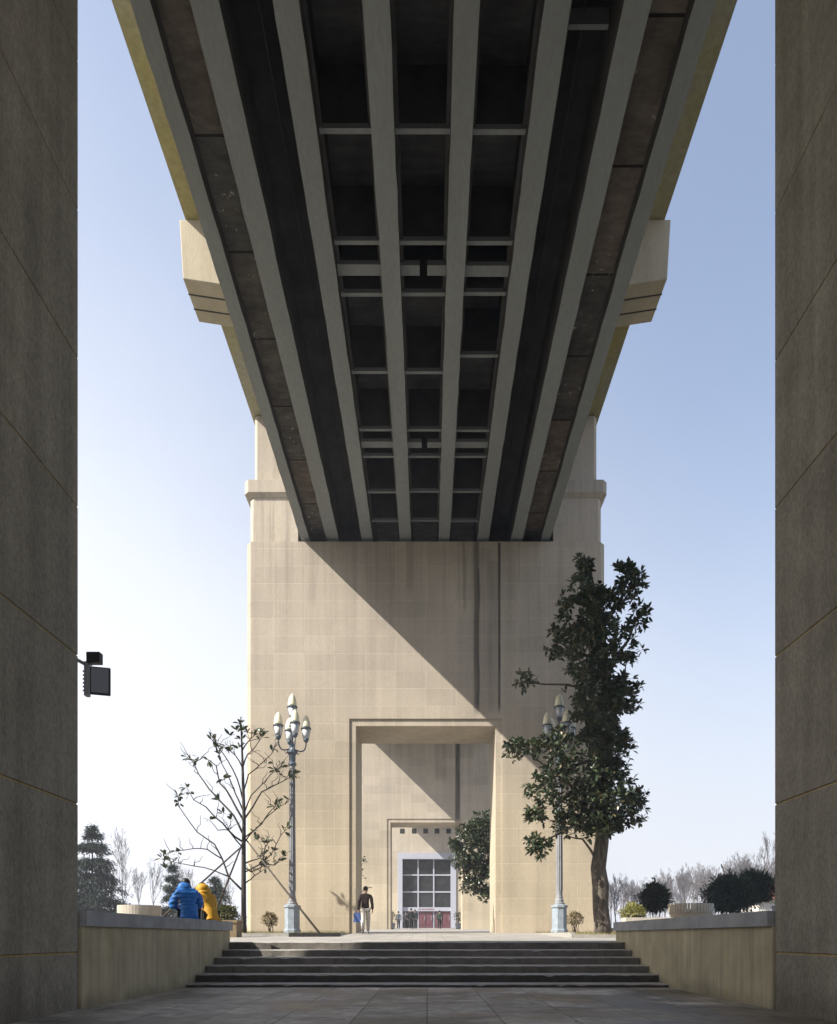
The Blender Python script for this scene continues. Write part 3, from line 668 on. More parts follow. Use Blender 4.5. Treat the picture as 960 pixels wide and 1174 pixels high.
# bare young tree with leaf tufts
db = 23.8
bt = thing('young_tree', 'nearly bare young magnolia with few leaf tufts held by props', 'tree', (*px(279, 1068, db).xy, ground_z(db)))
mb = MB(); s = db/F
TR = [(279.5,1074,7),(279.5,1062,5.6),(279.5,1040,5),(279.5,1000,4.6),(279.5,970,4.2),(280,940,3.6),(279,905,3),(278,870,2.3),(277,845,1.7),(276,822,.8)]
mb.tube([px(a, b2, db) for a, b2, c in TR], [c*s*.58 for a, b2, c in TR], 10); obj('trunk', mb, M['twig'], bt, smooth=True)
BR = [[(277,1020),(262,1005),(255,985),(246,968),(226,954),(206,926),(204,914)],[(262,1005),(245,998),(222,993),(205,990),(193,987)],[(255,985),(238,974),(222,973),(200,976),(190,980)],
 [(278,965),(262,952),(248,938),(236,925),(222,917),(214,903)],[(278,955),(268,935),(252,918),(240,905),(228,888),(220,872),(214,868)],[(279,940),(265,915),(252,898),(248,878),(234,868),(225,873)],
 [(279,930),(270,910),(262,890),(254,875),(248,855)],[(278,915),(272,893),(260,870),(250,856),(244,850)],[(278,880),(270,866),(258,857)],
 [(281,975),(262,952),(250,952),(240,940)],
 [(281,1000),(300,990),(312,978),(322,958),(330,950)],[(281,990),(296,985),(308,975)],[(300,990),(304,972),(310,962)],
 [(281,965),(294,950),(308,935),(322,924),(332,918)],[(281,960),(300,945),(312,928),(318,920)],[(281,938),(290,925),(300,908),(312,902),(326,895),(336,888)],[(281,930),(288,912),(300,900),(310,888),(322,878)],
 [(280,905),(285,888),(297,878),(310,866),(314,858)],[(279,878),(284,865),(293,856),(300,846)],[(278,860),(285,850),(292,843)],[(281,995),(288,1000),(297,996),(303,990)],[(300,990),(315,992),(325,982)],[(282,1012),(292,1004),(304,996)]]
leafb = MB()
for B in BR:
    mb = MB(); dd = rnd.uniform(-.9, .9); m = len(B); P = []
    for i, (a, b2) in enumerate(B): P.append(px(a, b2, db + dd*i/(m-1)))
    Q = []
    for a, b2 in zip(P, P[1:]): Q += [a, a.lerp(b2, .5) + Vector((rnd.gauss(0,.012), rnd.gauss(0,.02), rnd.gauss(0,.015)))]
    Q.append(P[-1]); r0 = 1.25 if len(B) > 5 else .9
    branchy(mb, Q, r0*s, .32*s, 6)
    for q in range(5 if len(B) > 4 else 3):
        i = rnd.randint(2, len(Q)-2); e = Q[i] + Vector((rnd.uniform(-.5, .5), rnd.uniform(-.4, .4), rnd.uniform(.2, .6))); branchy(mb, wig(Q[i], e, 4, .07), .5*s, .2*s, 5)
        if rnd.random() < .25: whorl(leafb, e, UP, rnd.randint(4, 7), .25, .10)
    obj('branch', mb, M['twig'], bt, smooth=True)
    whorl(leafb, P[-1], (P[-1]-P[-2]).normalized(), rnd.randint(5, 10), .25, .10)
    if rnd.random() < .5: whorl(leafb, P[-1].lerp(P[-2], .5), (P[-1]-P[-2]).normalized(), rnd.randint(4, 7), .25, .10)
for q in ((276,830),(272,838),(276,848),(274,858),(278,838)): whorl(leafb, px(*q, db), UP, 8, .26, .11)
for q in ((196,988),(186,984),(191,996)): whorl(leafb, px(*q, db), UP, 5, .24, .10)
obj('foliage', leafb, M['magnolia'], bt)
for a, foot, lab in (((270, 977), (-9.0, 22.0), 'thin timber prop leaning to the left behind the seated pair'), ((276, 972), (-7.95, 25.2), 'thin timber prop leaning steeply behind the yellow jacket'), ((284, 965), (-3.20, 21.15), 'thin timber prop leaning right down to a dark plank')):
    A = px(*a, db-.05); B = Vector((foot[0], foot[1], ground_z(foot[1])+.03)); e = A + (A-B).normalized()*.25
    mb = MB(); mb.tube([B, B.lerp(e, .5)+Vector((0,0,-.02)), e], [.035, .032, .026], 7)
    tag(obj('prop_pole', mb, M['pole'], smooth=True), lab, 'prop pole', 'props of the young tree')
mb = MB(); zz = ground_z(22.2); zz = ground_z(21)-.005; mb.box(-4.15, -2.62, 20.85, 21.15, zz+.005, zz+.13); bmesh.ops.rotate(mb.bm, verts=mb.bm.verts, cent=(-3.4, 21, zz), matrix=Matrix.Rotation(R(7), 3, 'Z'))
tag(obj('timber_plank', mb, M['plank'], bevel=.012), 'dark timber plank lying on the paving by the left lamp', 'plank')
# sapling behind the left jamb
sp = thing('young_tree', 'thin sapling showing a few leaves beside the left jamb of the portal', 'tree', (-3.55, 36, ground_z(36)))
mb = MB(); branchy(mb, wig((-3.55, 36, ground_z(36)-.1), (-3.5, 36, 5.6), 6, .012), .06, .02, 7); obj('trunk', mb, M['twig'], sp)
lb = MB()
for q in ((417,984),(418,989),(416,999),(417,1006),(421,1020),(424,1018),(416,1022)):
    mb = MB(); e = px(*q, 36); branchy(mb, wig((-3.5, 36, e.z-.3), e, 3, .05), .018, .006, 5); obj('branch', mb, M['twig'], sp); whorl(lb, e, UP, 4, .2, .09)
obj('foliage', lb, M['magnolia'], sp)

# bare winter trees far off
def bare_tree(name, label, loc, h, seed, spread=.5, levels=5, group=None, twig=.012):
    r = random.Random(seed); mb = MB(); loc = Vector(loc)
    def grow(p, d, L, rad, lev):
        k = 3; pts = [p]; q = p.copy(); dd = d.copy()
        for i in range(k):
            dd = (dd + Vector((r.gauss(0,.10), r.gauss(0,.10), .05))).normalized(); q = q + dd*L/k; pts.append(q.copy())
        mb.tube(pts, [rad*(1-.45*i/k) for i in range(k+1)], 5 if lev < 2 else 3)
        if lev >= levels: return
        nb = (r.randint(3, 4) if lev < 3 else 3) if lev else 8
        for i in range(nb):
            f_ = r.uniform(.35, 1) if lev else r.uniform(.3, 1.0)
            a = pts[min(k-1, int(f_*k))].lerp(pts[min(k, int(f_*k)+1)], (f_*k) % 1)
            ang = r.uniform(0, 6.283); side = dd.cross(Vector((math.cos(ang), math.sin(ang), .3))).normalized()
            nd = (dd*1.0 + side*r.uniform(.35, .35+spread) + Vector((0,0,.25))).normalized()
            grow(a, nd, L*r.uniform(.45, .68)*(1 if lev else 1-.45*f_), max(twig, rad*.45), lev+1)
    t = thing(name, label, 'tree', loc, group); grow(loc - Vector((0,0,.2)), Vector((0,0,1)), h*.62, h*.012, 0)
    obj('trunk', mb, M['farbark'], t); return t
RG = 'bare winter trees of the wood on the right'
gnd = lambda d: ground_z(d)
protos = []
far_r = [(708,1000,95),(722,996,105),(738,1000,110),(755,1006,118),(772,1000,100),(787,985,92),(800,992,105),(815,978,96),(830,985,108),(842,966,98),(858,975,112),(872,962,102),(883,950,95),(700,1006,115),(715,1008,120),(745,1010,125),(765,994,116),(794,998,122),(808,990,118),(822,992,125),(850,985,120),(866,980,118),(895,970,104),(910,975,110),(780,1004,128),(730,1004,128)] + [(700+i*8.1+rnd.uniform(-3,3), rnd.uniform(992,1010)-(.12*(i*8.1) if i > 8 else 0), rnd.uniform(95,140)) for i in range(26)]
for i, (xp, yt, d) in enumerate(far_r):
    x = (xp-490)*d/F; z = gnd(d); h = EYE + (1074-yt)*d/F - z
    if i < 4:
        protos.append((bare_tree('bare_tree', 'bare grey brown tree in the distant wood on the right', (x, d, z), 12.0, 40+i, .5, 5, RG, .015), 12.0)); protos[-1][0].scale = (h/12*.8, h/12*.8, h/12)
    else:
        pr, ph = protos[i % 4]; dup(pr, (x, d, z), rnd.uniform(0, 6), (h/ph*.8, h/ph*.8, h/ph), 'bare grey brown tree in the distant wood on the right', RG)
LG = 'bare winter trees on the left'
for i, (xp, yt, d, lab) in enumerate([(143,948,85,'tall bare tree just right of the dark cedar'),(160,985,95,'slender bare tree between the cedar and the small conifer'),(176,976,100,'pale bare tree left of the seated people'),(216,972,100,'pale bare tree behind the young magnolia branches'),(262,1000,90,'bare tree at the left edge of the lit pier'),(128,985,110,'pale bare tree behind the dark cedar')]):
    x = (xp-490)*d/F; z = gnd(d); h = EYE + (1074-yt)*d/F - z; pr, ph = protos[i % 4]
    dup(pr, (x, d, z), rnd.uniform(0, 6), (h/ph*.6, h/ph*.6, h/ph), lab, LG)

# conifers
def conifer(label, xp, ytop, d, rw, tiers, seed, group=None):
    r = random.Random(seed); x = (xp-490)*d/F; z = gnd(d); h = EYE + (1074-ytop)*d/F - z
    t = thing('conifer_tree', label, 'tree', (x, d, z), group); c = Vector((x, d, z))
    mb = MB(); mb.tube([c-Vector((0,0,.2)), c+Vector((0,0,h*.5)), c+Vector((0,0,h*.98))], [h*.018, h*.012, .01], 7); obj('trunk', mb, M['bark'], t)
    mb = MB(); lb = MB()
    for k in range(tiers):
        f_ = k/(tiers-1); zz = h*(.08 + .90*f_) + r.uniform(-.2, .2); L = rw*(1-f_)**.8*r.uniform(.8, 1.12) + .12
        nb = 8
        for i in range(nb):
            zz += r.uniform(-.16, .16)
            a = 6.283*(i/nb) + r.uniform(0, 1.2); Lk = L*r.uniform(.65, 1.12); o = Vector((math.cos(a), math.sin(a), 0))
            P = [c + Vector((0,0,zz)) + o*Lk*q + Vector((0,0, Lk*(.16*q - .34*q*q))) for q in (0, .35, .7, 1)]
            mb.tube(P, [.04, .03, .02, .006], 4)
            m = int(150*Lk/rw) + 24
            for j in range(m):
                q = r.uniform(.15, 1.03); p = c + Vector((0,0,zz)) + o*Lk*q + Vector((0,0, Lk*(.16*q-.34*q*q)))
                sd = Vector((-o.y, o.x, 0))*r.uniform(-1, 1)*Lk*.20*(1.15-q*.6); p = p + sd
                dr = (o*.5 + sd*1.5 + Vector((r.gauss(0,.3), r.gauss(0,.3), r.uniform(-.55, .15)))).normalized()
                lb.leaf(p + Vector((r.gauss(0,.12), r.gauss(0,.12), r.gauss(0,.12))), dr, r.uniform(.25, .5)*max(.6, h/9), r.uniform(.06, .13)*max(.6, h/9), UP)
    obj('branches', mb, M['bark'], t); obj('foliage', lb, M['conifer'], t); return t
conifer('large dark cedar at the left beside the near pier', 106, 948, 58, 3.7, 24, 3)
conifer('small narrow conifer left of the blue jacket', 198, 992, 55, 1.25, 13, 4)
conifer('broad dark conifer behind the yellow jacket', 246, 1003, 52, 2.4, 12, 5)

# shrubs
def shrub(name, label, c, rx, rz, mat, n_, l, wd, stems=True, spiky=0, flat=False, group=None, ry=None):
    gz = ground_z(c.y); t = thing(name, label, 'shrub', (c.x, c.y, gz), group); ry = ry or rx
    if stems:
        mb = MB()
        for k in range(7):
            a = rnd.uniform(0, 6.28); e = c + Vector((math.cos(a)*rx*.6, math.sin(a)*ry*.6, rz*rnd.uniform(-.3, .3))); branchy(mb, wig((c.x+rnd.gauss(0,.02), c.y, gz-.05), e, 3, .06), .018, .006, 5)
        obj('stems', mb, M['twig'], t)
    lb = MB()
    for i in range(n_):
        v = Vector((rnd.gauss(0,1), rnd.gauss(0,1), rnd.gauss(0,1))).normalized(); r = rnd.random()**.3
        r *= .88 + .12*math.sin(5*v.x+3*v.z) + .08*math.sin(9*v.z+4*v.y)
        if flat: m = max(abs(v.x), abs(v.y), abs(v.z)); v = v/m*.9
        if spiky and rnd.random() < .25: r *= 1 + spiky*rnd.random()
        p = c + Vector((v.x*rx, v.y*ry, v.z*rz))*r
        d = (v*.8 + Vector((rnd.gauss(0,.6), rnd.gauss(0,.6), rnd.gauss(.35,.5)))).normalized(); lb.leaf(p, d, l*rnd.uniform(.6, 1.3), wd*rnd.uniform(.7, 1.2), UP)
    obj('foliage', lb, mat, t); return t
c = px(310, 1054, 25.6); shrub('round_shrub', 'small dry brownish shrub at the foot of the pier left of the left lamp', c, .33, .27, M['dryleaf'], 900, .07, .035)
c = px(660, 1053, 25.6); shrub('round_shrub', 'small dry brownish shrub between the right lamp and the magnolia trunk', c, .36, .27, M['dryleaf'], 900, .07, .035)
c = px(727, 1047, 20.5); shrub('round_shrub', 'yellow green rounded shrub behind the right parapet', c, .42, .30, M['golden'], 2200, .07, .04)
c = px(752, 1030, 36); shrub('evergreen_shrub', 'dark clipped evergreen ball left of the right round planter', c, .66, .66, M['juniper'], 4200, .30, .06, True, .5)
c = px(838, 1026, 42); shrub('evergreen_shrub', 'wide dark evergreen bush right of the right round planter', c, 1.35, 1.0, M['juniper'], 6500, .38, .08, True, .55)
c = px(866, 1018, 45); shrub('evergreen_shrub', 'dark evergreen bush in front of the red roofed house', c, 1.3, .95, M['juniper'], 4200, .38, .08, True, .5)
c = px(261, 1047, 20.5); tt = shrub('boxwood_shrub', 'clipped green boxwood beside the yellow jacket', c, .34, .24, M['boxleaf'], 1800, .06, .035, True, 0, True)
mb = MB(); x, y = c.x, c.y; gz = ground_z(y); mb.box(x-.34, x+.34, y-.3, y+.3, gz, gz+.42); mb.box(x-.37, x+.37, y-.33, y+.33, gz+.422, gz+.5)
tag(obj('planter_box', mb, M['tan'], bevel=.012), 'tan planter box under the clipped boxwood', 'planter')
# round ribbed planters
def round_planter(c, rad, label):
    gz = ground_z(c.y); t = thing('round_planter', label, 'planter', (c.x, c.y, gz), 'round ribbed planters behind the parapets'); h = c.z - gz
    mb = MB(); mb.lathe((c.x, c.y, gz), [(rad*.9, -.1), (rad*.9, .3), (rad*.93, h*.55), (rad*.98, h*.7), (rad*.98, h*.72)], 36); obj('bowl', mb, M['planter'], t)
    mb = MB(); n_ = 44
    for k in range(n_):
        a = 6.2832*k/n_; ca, sa = math.cos(a), math.sin(a); q = [(c.x+(rad+u)*ca - v*sa, c.y+(rad+u)*sa + v*ca) for u, v in ((-.07, -.035), (.02, -.045), (.02, .045), (-.07, .035))]
        mb.prism_z(q, gz+h*.70, gz+h)
    mb.lathe((c.x, c.y, gz), [(rad*.90, h*.72), (rad*.965, h*.725), (rad*.965, h*.80), (rad*.90, h*.81)], 36); recalc(mb)
    obj('ribbed_rim', mb, M['planter'], t)
    obj('soil', MB().lathe((c.x, c.y, gz), [(rad*.89, h*.73), (rad*.85, h*.78)], 24), M['soil'], t)
round_planter(px(160, 1038.5, 23), .66, 'round ribbed concrete planter behind the left parapet')
round_planter(px(792, 1036.5, 25), .75, 'round ribbed concrete planter behind the right parapet')
mb = MB(); c = px(748, 1052, 20); mb.box(c.x-.75, c.x+.6, c.y, c.y+.5, ground_z(20)-.05, c.z); tag(obj('stone_bench', mb, M['planter'], bevel=.02), 'low pale stone bench right of the yellow green shrub', 'bench')

# house far right
d = 62; x0 = (872-490)*d/F; z0 = ground_z(d); hs = thing('small_house', 'small white house with red tiled roof at the right edge of the court', 'house', (x0+3.5, d, z0))
mb = MB(); mb.box(x0, x0+7, d, d+6, z0-.3, z0+2.6); obj('wall', mb, M['housewall'], hs)
mb = MB(); zb, zt_ = z0+2.602, z0+4.3
P = [(x0-.5, d-.5, zb), (x0+7.5, d-.5, zb), (x0+7.5, d+6.5, zb), (x0-.5, d+6.5, zb), (x0+1.6, d+3, zt_), (x0+5.4, d+3, zt_)]; v = [mb.bm.verts.new(p) for p in P]
for f_ in ((3,2,1,0), (0,1,5,4), (1,2,5), (2,3,4,5), (3,0,4)): mb.bm.faces.new([v[i] for i in f_])
obj('roof', mb, M['roof'], hs)
for xx in (1.0, 3.1, 5.2):
    mb = MB(); mb.box(x0+xx-.08, x0+xx+1.08, d-.06, d+.1, z0+.8, z0+2.1); wf = obj('window', mb, M['whiteframe'], hs)
    mb = MB(); mb.box(x0+xx, x0+xx+1, d-.075, d-.061, z0+.88, z0+2.02); obj('pane', mb, M['win'], wf)

# potted plants by the hall door
for xp, lab in ((449.5, 'potted plant in a white pot left of the hall doors'), (526, 'potted plant in a white pot right of the hall doors')):
    yy = 56.5; x = (xp-490)*yy/F; z = ground_z(yy); t = thing('potted_plant', lab, 'potted plant', (x, yy, z), 'potted plants by the far opening')
    obj('pot', MB().lathe((x, yy, z), [(.17, 0), (.24, .1), (.27, .42), (.29, .44), (.29, .5), (.23, .5)], 14), M['whiteframe'], t)
    obj('stem', MB().tube([(x, yy, z+.42), (x+.01, yy, z+1.1)], .03, 6), M['twig'], t)
    lb = MB()
    for k in range(60): v = Vector((rnd.gauss(0,.16), rnd.gauss(0,.16), rnd.gauss(0,.25))); whorl(lb, Vector((x, yy, z+.95))+v, UP, 3, .14, .07)
    obj('foliage', lb, M['boxleaf'], t)

# floodlight on the rear edge of the near pier
fl = thing('flood_light', 'black floodlight with a box on top bracketed to the left dark pier', 'floodlight', (-4.5, 8.9, EYE+3.2))
dl = 9.1
mb = MB(); A = px(103, 764, dl); B = px(125, 796, dl)
mb.box(A.x, B.x, dl-.02, dl+.02, B.z, A.z); bmesh.ops.rotate(mb.bm, verts=mb.bm.verts, cent=(A.x, dl, A.z), matrix=Matrix.Rotation(R(16), 3, 'Z')); hd = obj('housing', mb, M['black'], fl, bevel=.01, seg=2)
mb = MB(); mb.box(A.x+.02, B.x-.02, dl-.032, dl-.022, B.z+.02, A.z-.02); bmesh.ops.rotate(mb.bm, verts=mb.bm.verts, cent=(A.x, dl, A.z), matrix=Matrix.Rotation(R(16), 3, 'Z')); obj('lens', mb, M['panelglass'], hd)
mb = MB(); A2 = px(101, 749, dl); B2 = px(116, 761, dl); mb.box(A2.x, B2.x, dl-.05, dl+.05, B2.z, A2.z); obj('control_box', mb, M['black'], fl, bevel=.012, seg=2)
mb = MB(); C_ = px(101, 772, dl); mb.box(C_.x-.045, C_.x+.005, dl-.02, dl+.06, B.z-.02, A.z+.06); 
for k in range(6): mb.box(C_.x-.055, C_.x-.02, dl-.032, dl-.021, B.z+.03+k*.05, B.z+.05+k*.05)
mb.tube([(C_.x-.04, dl+.02, A.z+.03), (-4.52, 8.86, A.z+.03), (-4.52, 8.76, A.z+.03)], .022, 7); mb.tube([px(104, 763, dl), px(107, 757, dl)], .02, 6)
obj('bracket', mb, M['steel'], fl)

# ------------------------------------------------------------------ people
def skin_mesh(J, E, sub=2):
    me = bpy.data.meshes.new('tmp'); names = list(J); idx = {k: i for i, k in enumerate(names)}
    me.from_pydata([J[k][0] for k in names], [(idx[a], idx[b2]) for a, b2 in E], [])
    o = bpy.data.objects.new('tmp', me); COL.objects.link(o)
    m = o.modifiers.new('skin', 'SKIN'); m.use_smooth_shade = True; m.branch_smoothing = .6
    sv = me.skin_vertices[0].data
    for k in names:
        r = J[k][1]; sv[idx[k]].radius = (r, r) if not hasattr(r, '__len__') else r; sv[idx[k]].use_root = (k == names[0])
    s_ = o.modifiers.new('sub', 'SUBSURF'); s_.levels = sub; s_.render_levels = sub
    dg = bpy.context.evaluated_depsgraph_get(); ev = o.evaluated_get(dg); bm = bmesh.new(); bm.from_mesh(ev.to_mesh()); ev.to_mesh_clear()
    bpy.data.objects.remove(o); bpy.data.meshes.remove(me); return bm
TORSO = [('pelvis','spine'),('spine','chest'),('chest','neck'),('neck','jaw'),('jaw','head'),('head','crown')]
LIMB = lambda s: [('pelvis','hip'+s),('hip'+s,'knee'+s),('knee'+s,'calf'+s),('calf'+s,'ankle'+s),('ankle'+s,'toe'+s)]
ARM = lambda s: [('chest','sho'+s),('sho'+s,'elb'+s),('elb'+s,'wri'+s),('wri'+s,'palm'+s)]
def stand_pose(step=.16, armL=(-.26,.02,.86), armR=(.26,.06,.88)):
    J = {'pelvis': ((0,0,.93), (.135,.10)), 'spine': ((0,0,1.12), (.12,.09)), 'chest': ((0,.0,1.31), (.15,.10)), 'neck': ((0,.01,1.47), .052), 'jaw': ((0,.03,1.535), (.062,.07)), 'head': ((0,.022,1.61), (.078,.092)), 'crown': ((0,.012,1.675), (.05,.06))}
    for s, q in (('L', -1), ('R', 1)):
        st_ = step*q
        J['hip'+s] = ((q*.09, st_*.12, .87), .088); J['knee'+s] = ((q*.095, st_*.75+.03, .49), .062); J['calf'+s] = ((q*.095, st_*.95, .32), .055); J['ankle'+s] = ((q*.095, st_*1.25-.02, .09+(.03 if q < 0 else 0)), .04); J['toe'+s] = ((q*.11, st_*1.25+.14, .035+(.0 if q < 0 else 0)), .036)
    for s, q, w_ in (('L', -1, armL), ('R', 1, armR)):
        J['sho'+s] = ((q*.185, 0, 1.40), .062); J['elb'+s] = ((q*.235, -.04, 1.12), .045); J['wri'+s] = (w_, .03); J['palm'+s] = ((w_[0], w_[1]+.02, w_[2]-.075), (.036,.02))
    return J
def sit_pose():
    J = {'pelvis': ((0,0,.11), (.15,.12)), 'spine': ((0,.05,.28), (.13,.10)), 'chest': ((0,.14,.46), (.15,.105)), 'neck': ((0,.22,.60), .052), 'jaw': ((0,.27,.645), (.062,.07)), 'head': ((0,.29,.715), (.078,.09)), 'crown': ((0,.285,.78), (.05,.06))}
    for s, q in (('L', -1), ('R', 1)):
        J['hip'+s] = ((q*.1, .08, .09), .09); J['knee'+s] = ((q*.115, .47, .085), .065); J['calf'+s] = ((q*.115, .49, -.1), .055); J['ankle'+s] = ((q*.115, .47, -.37), .042); J['toe'+s] = ((q*.12, .61, -.43), .036)
        J['sho'+s] = ((q*.185, .15, .535), .065); J['elb'+s] = ((q*.27, .20, .28), .048); J['wri'+s] = ((q*.10, .40, .26), .032); J['palm'+s] = ((q*.06, .46, .27), (.036,.02))
    return J
from mathutils import noise as mnoise
def fold(bm):                 # cloth wrinkles
    bm.normal_update()
    for v in bm.verts:
        p = v.co; v.co += v.normal*(mnoise.noise(Vector((p.x*9, p.y*9, p.z*16)))*.014 + mnoise.noise(Vector((p.x*4, p.y*4+7, p.z*5)))*.016)
    return bm
def make_person(label, loc, rz, J, h, cols, group, hands=True, puffer=False, hood=False, sub=2):
    t = thing('person', label, 'person', loc, group); base_loc = Vector(loc); t.location = (0,0,0)
    E = TORSO + LIMB('L') + LIMB('R') + ARM('L') + ARM('R')
    J = dict(J)
    JB = {k: (v[0], v[1] if k[:3] not in ('pel','spi','che','sho','elb','hip','kne') else (tuple(q*.78 for q in v[1]) if hasattr(v[1], '__len__') else v[1]*.78)) for k, v in J.items()}
    bm = skin_mesh(JB, E, sub); B = MB(); B.bm.free(); B.bm = bm
    hd = Vector(J['head'][0]); f_ = Vector((0,1,0))
    B.tube([hd+Vector((0,.085,.02)), hd+Vector((0,.118,-.02)), hd+Vector((0,.088,-.035))], [.008, .016, .01], 6)
    for q in (-1, 1):
        B.ball(hd+Vector((q*.082, -.005, -.005)), .028, 1, (.4, .7, 1.1)); B.ball(hd+Vector((q*.032, .083, .012)), .012, 1)
    B.tube([hd+Vector((-.025,.082,-.06)), hd+Vector((0,.09,-.062)), hd+Vector((.025,.082,-.06))], .006, 5)
    if hands:
        for s, q in (('L', -1), ('R', 1)):
            p = Vector(J['palm'+s][0]); wv = Vector(J['wri'+s][0]); d = (p-wv).normalized(); sd = d.cross(Vector((q, .2, 0))).normalized(); cu = d.cross(sd)
            for k, L in ((-1.5, .065), (-.5, .078), (.5, .072), (1.5, .055)):
                a = p + sd*k*.017 - d*.01; B.tube([a, a+d*L*.5+cu*.006, a+d*L*.8+cu*.024, a+d*L*.9+cu*.042], [.0095, .009, .008, .006], 6)
            a = p - d*.03 - sd*.03; B.tube([a, a - sd*.025 + d*.03, a - sd*.03 + d*.06 + cu*.012], [.011, .0105, .007], 6)
    obj('body', B, [cols['skin']], t, smooth=True)
    # trousers
    T = {k: (J[k][0], (tuple(r+.014 for r in J[k][1]) if hasattr(J[k][1], '__len__') else J[k][1]+.02)) for k in J if k[:3] in ('pel','hip','kne','cal','ank')}
    for k in list(T):
        if k.startswith('ankle'): T[k] = (tuple(Vector(T[k][0])+Vector((0,0,.0))), .062)
    bm = skin_mesh(T, [e for e in LIMB('L')+LIMB('R') if e[1][:3] != 'toe'], sub); obj('trousers', fold(bm), cols['trousers'], t, smooth=True)
    for s in 'LR':
        a = Vector(J['ankle'+s][0]); b2 = Vector(J['toe'+s][0]); mb = MB(); mb.tube([a+Vector((0,-.05,-.045)), a+Vector((0,0,-.03)), a.lerp(b2,.6)+Vector((0,0,-.005)), b2+Vector((0,.03,-.005))], [.038, .05, .046, .03], 8); obj('shoe', mb, cols['shoes'], t, smooth=True)
    # jacket
    g = .035 if puffer else .022
    K = {}
    for k in J:
        if k[:3] in ('pel','spi','che','sho','elb','wri'):
            r = J[k][1]; K[k] = (J[k][0], tuple(q+g for q in r) if hasattr(r, '__len__') else r+g)
    nk = Vector(J['neck'][0]); K['col'] = (tuple(nk - Vector((0,.01,-.01))), .078)
    ED = [('pelvis','spine'),('spine','chest'),('chest','col')] + [e for e in ARM('L')+ARM('R') if e[1][:4] != 'palm']
    pv = Vector(K['pelvis'][0]); K['hem'] = (tuple(pv - (Vector(K['spine'][0])-pv).normalized()*.10), tuple(q*1.02 for q in K['pelvis'][1])); ED = [('hem','pelvis')] + ED
    K = {'pelvis': K.pop('pelvis'), **K}
    bm = skin_mesh(K, ED, sub + (1 if puffer else 0))
    if puffer:          # quilted baffles follow the height of the jacket
        bm.normal_update()
        for v in bm.verts: v.co += v.normal*(.024*abs(math.sin((v.co.z + .25*v.co.y)*math.pi/.085)) - .010)
    obj('jacket', fold(bm), cols['jacket'], t, smooth=True)
    if hood:
        mb = MB()
        if hood == 'up':
            mb.ball(hd+Vector((0,-.03,-.03)), .148, 3, (.98, 1.02, 1.0)); mb.ball(hd+Vector((0,-.07,-.11)), .135, 3, (1.15, .95, .9))
            for v in mb.bm.verts:
                if v.co.y > hd.y+.05: v.co.y = hd.y+.05 - .6*(v.co.y-hd.y-.05)
        else:
            mb.ball(hd+Vector((-.035,-.07,-.075)), .138, 3, (1.02, .85, .95))
        mb.ball(hd+Vector((0,-.11,-.15)), .14, 3, (1.12, .62, .55))
        for v in mb.bm.verts: v.co += Vector((rnd.gauss(0,.003), rnd.gauss(0,.003), 0)) + Vector((0,0,.006))*math.sin(v.co.z*90)
        fold(mb.bm)
        obj('hood', mb, cols['jacket'], t, smooth=True)
    mb = MB(); mb.ball(hd+Vector((0,-.012,.035)), .1, 3, (.93, 1.03, .98))
    for v in mb.bm.verts:
        if v.co.y > hd.y+.055 and v.co.z < hd.z+.06: v.co.y = hd.y+.055
        if v.co.z < hd.z-.035: v.co.z = hd.z-.035
    obj('hair', mb, cols['hair'], t, smooth=True)
    t.location = base_loc; t.rotation_euler = (0,0,rz); t.scale = (h,)*3
    return t
def cl(name, c, **k): return simple(name, c, k.get('rough', .75), k.get('var', .15), 9)
blk = cl('black_cloth', (.02,.02,.024)); dk = cl('dark_cloth', (.05,.05,.058)); shoe = cl('dark_shoes', (.03,.028,.027)); 
def cols(j, tr, sh=shoe, hr=None): return dict(skin=M['skin'], jacket=j, trousers=tr, shoes=sh, hair=hr or M['hair'])
yw = 26.0; zw = ground_z(yw)+.006
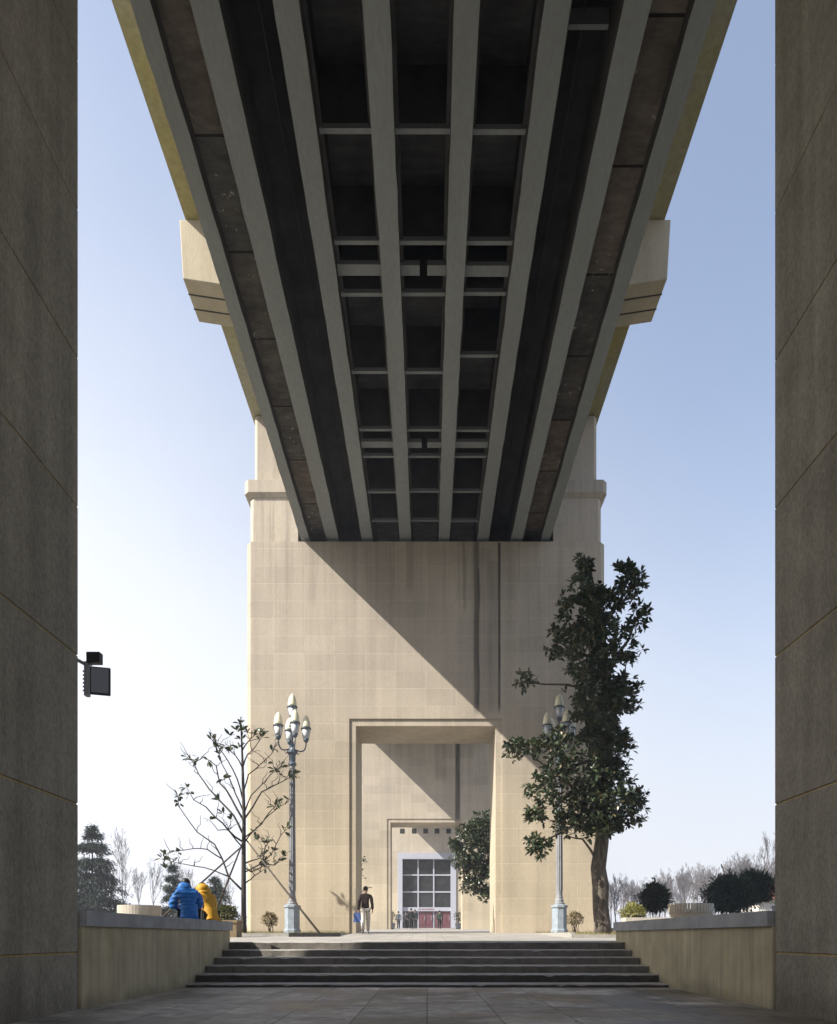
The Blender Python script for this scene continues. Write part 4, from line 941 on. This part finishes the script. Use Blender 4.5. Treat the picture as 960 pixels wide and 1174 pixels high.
make_person('walker in dark brown jacket and pale trousers by the left jamb', (-2.30, yw, zw), R(6), stand_pose(.15), 1.02, cols(cl('brown_jacket', (.035,.024,.022)), cl('pale_trousers', (.60,.56,.50)), cl('pale_shoes', (.5,.48,.45))), 'people walking towards the hall')
bg = thing('shoulder_bag', 'blue bag carried in the left hand of the brown jacket walker', 'bag', (-2.30-.30, yw, zw+.45))
mb = MB(); x, y, z = -2.60, yw-.01, zw+.42
mb.prism_z([(x-.15, y-.05), (x+.13, y-.05), (x+.13, y+.06), (x-.15, y+.06)], z, z+.36, .82, (x, y)); obj('bag_body', mb, cl('blue_bag', (.075,.12,.32)), bg, bevel=.03, seg=2)
obj('strap', MB().tube([(x-.08, y, z+.35), (x-.02, y, z+.46), (x+.03, y+.01, z+.46), (x+.08, y, z+.35)], .010, 6), cl('bag_strap', (.03,.04,.10)), bg)
for xp, yy, h, j, tr, lab, stp in ((457, 62, .90, cl('slate_coat', (.10,.12,.15)), dk, 'small figure in slate coat leftmost of the distant group', .12), (465.5, 63.5, .93, dk, blk, 'distant figure in dark clothes second from the left of the group', .10), (471.5, 60, 1.03, blk, blk, 'tall distant figure all in black at the centre of the group', .14), (476, 61.5, .98, cl('charcoal_coat', (.04,.045,.05)), dk, 'distant figure in charcoal coat right beside the tall black one', .12), (504, 62.5, .95, cl('dark_green_coat', (.03,.06,.045)), blk, 'lone distant figure in dark green jacket before the red doors', .18)):
    make_person(lab, ((xp-490)*yy/F, yy, ground_z(yy)+.006), rnd.uniform(-.15, .15), stand_pose(stp), h, cols(j, tr), 'people walking towards the hall', hands=True, sub=1)
blue = cl('blue_puffer', (.030,.155,.47), rough=.5, var=.1); yel = cl('yellow_jacket', (.52,.27,.02), rough=.6, var=.12)
make_person('person in blue hooded puffer jacket sitting on the left coping', (-4.70, 13.75, 1.25), R(32), sit_pose(), 1.0, cols(blue, blk), 'people sitting on the parapet', puffer=True, hood=True)
J = sit_pose()
yp = make_person('person in mustard yellow jacket bending forward on the left coping', (-4.50, 14.50, 1.25), R(58), J, .96, cols(yel, blk), 'people sitting on the parapet', puffer=False, hood='up')
